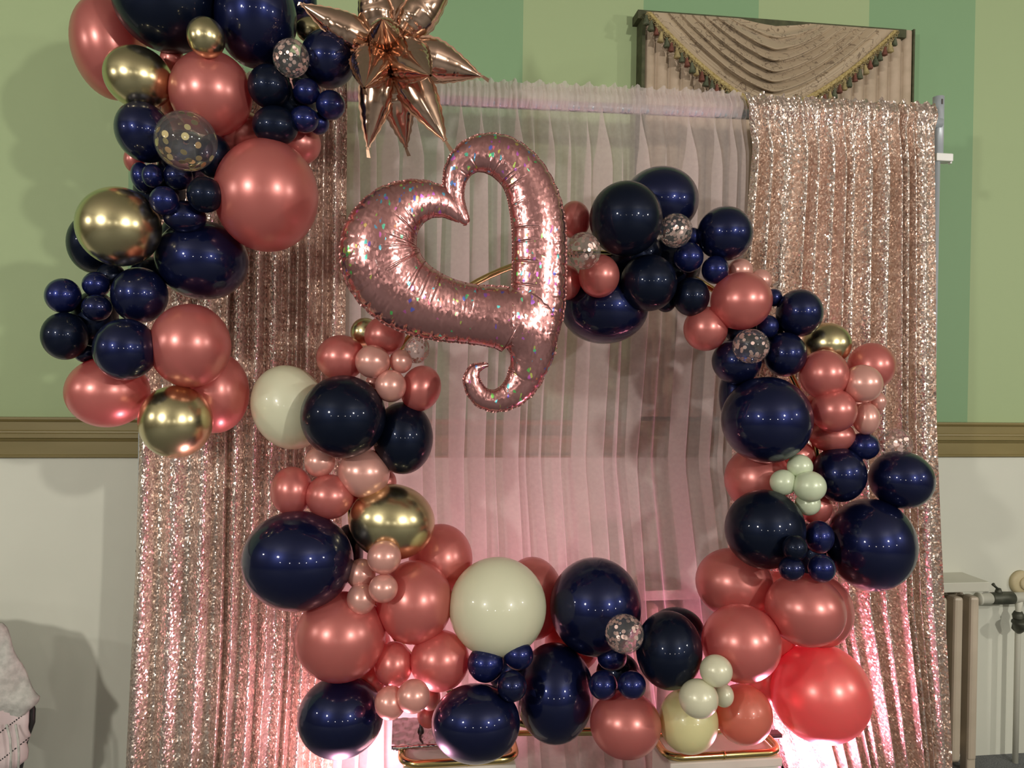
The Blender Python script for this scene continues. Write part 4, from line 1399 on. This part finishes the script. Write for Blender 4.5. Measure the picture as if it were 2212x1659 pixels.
    (1622, 748, 40, 37, 0, 'C', 2.8, 'clear rose confetti balloon over two navy balloons, inner side of the hoop'),
    (1591, 781, 53, 48, 10, 'N', 2.0, 'navy balloon behind the confetti balloon, next to the voile'),
    (1696, 766, 46, 47, 0, 'N', 2.2, 'navy balloon between the confetti and the gold balloon'),
    (1601, 650, 66, 61, -8, 'R', 2.4, 'large rose balloon on the upper bend of the hoop'),
    (1524, 710, 47, 47, 0, 'R', 2.0, 'rose balloon hanging on the inner side below the large rose one'),
    (1599, 584, 27, 25, 0, 'P', 1.8, 'pearly ball on top of the large rose balloon'),
    (1643, 606, 24, 24, 0, 'P', 1.7, 'pearly ball at the outer shoulder of the large rose balloon'),
    (1493, 641, 39, 41, 0, 'K', 2.2, 'dark ball beside the large rose balloon of the upper bend'),
    (1545, 583, 29, 30, 0, 'B', 2.3, 'blue ball just above the large rose balloon of the upper bend'),
    (1487, 556, 32, 32, 0, 'B', 2.3, 'blue ball under the top confetti balloon'),
    (1497, 512, 18, 20, 0, 'B', 1.7, 'tiny blue ball sliver beside the top confetti balloon'),
    (1566, 505, 60, 58, 0, 'N', 2.1, 'shiny navy balloon at the top outer corner of the hoop'),
    (1459, 498, 36, 37, 0, 'C', 2.7, 'clear rose confetti balloon at the top of the hoop'),
    (1352, 473, 77, 80, 0, 'K', 2.3, 'large matte dark navy balloon at the top of the hoop'),
    (1427, 434, 80, 73, 0, 'N', 1.6, 'highest shiny navy balloon of the hoop, before the voile'),
    (1401, 611, 60, 60, 0, 'K', 2.4, 'matte dark navy balloon below the large one at the top of the hoop'),
    (1305, 664, 93, 77, 0, 'N', 1.7, 'large dark balloon hanging under the top of the hoop beside the heart'),
    (1438, 652, 22, 22, 0, 'K', 1.5, 'dark sliver of balloon between two matte balls at the hoop top'),
    (1294, 596, 43, 46, 0, 'R', 2.1, 'rose balloon below the clear confetti balloon beside the heart'),
    (1260, 542, 37, 40, 0, 'C', 2.6, 'clear confetti balloon beside the heart, with the gold ring showing through'),
    (1241, 475, 33, 40, 0, 'R', 1.6, 'rose balloon above the confetti balloon beside the heart'),
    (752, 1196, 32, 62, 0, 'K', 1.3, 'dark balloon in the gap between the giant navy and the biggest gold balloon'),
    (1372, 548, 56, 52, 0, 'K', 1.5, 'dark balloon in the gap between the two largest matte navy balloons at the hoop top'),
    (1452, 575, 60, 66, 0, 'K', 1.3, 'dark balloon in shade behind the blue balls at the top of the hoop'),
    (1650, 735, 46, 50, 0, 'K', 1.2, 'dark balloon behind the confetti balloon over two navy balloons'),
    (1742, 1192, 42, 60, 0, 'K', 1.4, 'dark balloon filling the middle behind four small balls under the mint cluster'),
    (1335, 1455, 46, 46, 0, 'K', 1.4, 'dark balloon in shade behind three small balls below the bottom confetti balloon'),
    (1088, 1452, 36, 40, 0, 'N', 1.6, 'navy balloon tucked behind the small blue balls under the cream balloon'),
    (1672, 1330, 56, 96, 0, 'R', 0.9, 'red glowing balloon deep between the large rose balloons above the glowing pink one'),
    (1655, 1462, 44, 58, 0, 'R', 1.0, 'red glowing balloon deep between the coral and the glowing pink balloon'),
    (800, 1402, 44, 60, 0, 'R', 1.0, 'rose balloon deep between the big rose one lit from below and its egg shaped neighbour'),
    (1765, 890, 36, 40, 0, 'R', 1.3, 'rose balloon deep behind the lowest big salmon balloon'),
    (1845, 880, 36, 40, 0, 'P', 1.6, 'pearly balloon deep behind the translucent salmon ball'),
    (1224, 610, 30, 37, 0, 'R', 1.8, 'rose balloon half hidden by the edge of the foil heart'),
]


def balloon_mesh(name, mat, seg=48, clear=False):
    """Unit balloon: neck pointing away (+Y), round crown to the front."""
    pr = []
    n1 = 22
    for i in range(n1 + 1):                       # crown to the start of the neck
        a = math.pi * (i / n1) * 0.90
        y = -math.cos(a)
        r = math.sin(a)
        if y > 0:
            y *= 1.0 + 0.10 * y * y               # a little egg shaped
        pr.append((r, y))
    r0, y0 = pr[-1]
    pr += [(r0 * 0.62, y0 + 0.05), (0.12, y0 + 0.10), (0.075, y0 + 0.14), (0.085, y0 + 0.17), (0.115, y0 + 0.20), (0.06, y0 + 0.205)]
    vs_, fs = [(0, -1, 0)], []
    for r, y in pr[1:]:
        for k in range(seg):
            th = 6.2831853 * k / seg
            vs_.append((r * math.cos(th), y, r * math.sin(th)))
    m = len(pr) - 1
    for k in range(seg):
        fs.append((0, 1 + (k + 1) % seg, 1 + k))
    for i in range(m - 1):
        for k in range(seg):
            a, b = 1 + i * seg + k, 1 + i * seg + (k + 1) % seg
            fs.append((a, b, b + seg, a + seg))
    me = bpy.data.meshes.new(name)
    me.from_pydata(vs_, [], [f[::-1] for f in fs])
    me.polygons.foreach_set('use_smooth', [True] * len(me.polygons))
    me.materials.append(mat)
    bm = bmesh.new(); bm.from_mesh(me); bmesh.ops.recalc_face_normals(bm, faces=bm.faces); bm.to_mesh(me); bm.free()
    return me


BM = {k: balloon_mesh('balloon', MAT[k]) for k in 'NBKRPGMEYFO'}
BM['C'] = BM['Z'] = balloon_mesh('confetti_balloon', MAT['C'])


def px_rx(Y, b):
    p = at(b[0], b[1], Y)
    return p, depth_of(p)


def metric(b, Y):
    """World half-sizes that show as the measured pixel half-sizes at plane Y."""
    p, dep = px_rx(Y, b)
    v = (p - EYE).normalized()
    ca = 1 / math.sqrt(1 + ((b[0] - W_PX / 2) / F_PX) ** 2)
    cb = 1 / math.sqrt(1 + ((b[1] - H_PX / 2) / F_PX) ** 2)
    return p, 1.03 * b[2] * dep * ca / F_PX, 1.03 * b[3] * dep * cb / F_PX


def settle(bs, base):
    """Depth of each balloon: ranked front to back, pushed until the cluster only presses together, kept clear of the curtain."""
    Ys = [base - 0.085 * (b[6] - 2.0) for b in bs]
    pairs = []
    for i in range(len(bs)):
        for j in range(i + 1, len(bs)):
            d = math.hypot(bs[i][0] - bs[j][0], bs[i][1] - bs[j][1])
            ra, rb = (bs[i][2] + bs[i][3]) / 2, (bs[j][2] + bs[j][3]) / 2
            if d < ra + rb and abs(bs[i][6] - bs[j][6]) > 0.04:
                f, g = (i, j) if bs[i][6] > bs[j][6] else (j, i)
                k = 0.94 if abs(bs[i][6] - bs[j][6]) > 0.35 else 0.78
                need = math.sqrt(max(0.0, (k * (ra + rb)) ** 2 - d * d)) * base / F_PX
                # the front one's crown must at least stand proud of the rear one's
                crown = (bs[g][2] + bs[g][3] - bs[f][2] - bs[f][3]) / 2 * base / F_PX + 0.012
                pairs.append((f, g, max(need, crown if d < ra else 0.0)))
    for it in range(160):
        for f, g, need in pairs:
            gap = Ys[g] - Ys[f]
            if gap < need:
                m = (need - gap) * 0.5
                Ys[f] -= m * 0.9; Ys[g] += m * 0.9
        for i, b in enumerate(bs):
            want = base - 0.085 * (b[6] - 2.0)
            Ys[i] += (want - Ys[i]) * (0.03 if it < 110 else 0.0)
            p, rx, rz = metric(b, Ys[i])
            lim = bd_y(p.x) - 0.075 - 1.12 * max(rx, rz)
            if b[1] > 1510 and 840 < b[0] < 1690 and b[6] > 1.5: lim = min(lim, 2.27)
            Ys[i] = max(min(Ys[i], lim), base - 0.5)
    return Ys


def confetti(root, n, rad, mat, seed, single):
    r = random.Random(seed)
    vs_, fs = [], []
    me1 = None
    for q in range(n):
        # more pieces cling to the crown and the lower half
        while True:
            d = Vector((r.gauss(0, 1), r.gauss(-0.25, 1), r.gauss(-0.8 if single else -0.1, 1))).normalized()
            if d.y < 0.75: break
        u = d.orthogonal().normalized()
        w = d.cross(u)
        nrm = (d + Vector((r.uniform(-.25, .25), r.uniform(-.25, .25), r.uniform(-.25, .25)))).normalized()
        u = (u - nrm * u.dot(nrm)).normalized(); w = nrm.cross(u)
        rr = rad * r.uniform(0.85, 1.1)
        c = d * 0.955
        ring = [c + u * rr * math.cos(6.2832 * k / 12) + w * rr * math.sin(6.2832 * k / 12) for k in range(12)]
        ring2 = [p - nrm * 0.008 for p in ring]
        v = ring + ring2
        f = [tuple(range(12)), tuple(range(12, 24))[::-1]] + [(k, 12 + k, 12 + (k + 1) % 12, (k + 1) % 12) for k in range(12)]
        if single:
            o = mesh_obj('confetti_disc', [p - c for p in v], f, mat, root, smooth=False)
            o.location = c
        else:
            o_ = len(vs_)
            vs_ += v
            fs += [tuple(i + o_ for i in g) for g in f]
    if not single:
        o = mesh_obj('confetti', vs_, fs, mat, root, smooth=False)
        tag(o, 'rose gold foil confetti', kind='stuff')


COLNAME = {'N': 'navy', 'B': 'small blue', 'K': 'dark navy', 'R': 'rose', 'P': 'pearly pink', 'G': 'chrome gold', 'M': 'cream', 'E': 'pearl mint', 'Y': 'pale yellow', 'F': 'pearl cream', 'O': 'coral', 'C': 'clear confetti', 'Z': 'clear confetti'}
for bs, base, where in ((GARLAND, 2.42, 'the hanging garland'), (RING, HOOP_Y, 'the gold hoop')):
    for b, Y in zip(bs, settle(bs, base)):
        p, rx, rz = metric(b, Y)
        f_ = (p - EYE).normalized()
        r_ = f_.cross(UP).normalized()
        u_ = r_.cross(f_)
        t = math.radians(b[4])
        # tilt is clockwise as seen in the photo
        cx_, cz_ = r_ * math.cos(t) - u_ * math.sin(t), u_ * math.cos(t) + r_ * math.sin(t)
        kind = b[5]
        o = bpy.data.objects.new('confetti_balloon' if kind in 'CZ' else 'balloon', BM[kind])
        COL.objects.link(o)
        M = Matrix((cx_, f_, cz_)).transposed()
        o.rotation_euler = M.to_euler()
        o.location = p
        o.scale = (rx, (rx + rz) / 2, rz)
        tag(o, b[7], 'balloon', COLNAME[kind] + ' balloons of ' + where)
        if kind == 'C':
            confetti(o, 115, 0.10, MAT['C_disc'], int(b[0]), False)
        if kind == 'Z':
            confetti(o, 32, 0.115, MAT['Z_disc'], 5, True)
        if b[0] == 629:
            v_, f2 = tube_mesh([(0.0, 0, -0.97), (-0.02, 0, -1.08), (-0.02, 0, -1.14), (0.05, 0, -1.28), (0.12, 0, -1.5)], [0.13, 0.05, 0.07, 0.035, 0.05], 12)
            tag(mesh_obj('knot', v_, f2, MAT['P'], o), 'pink tied knot')
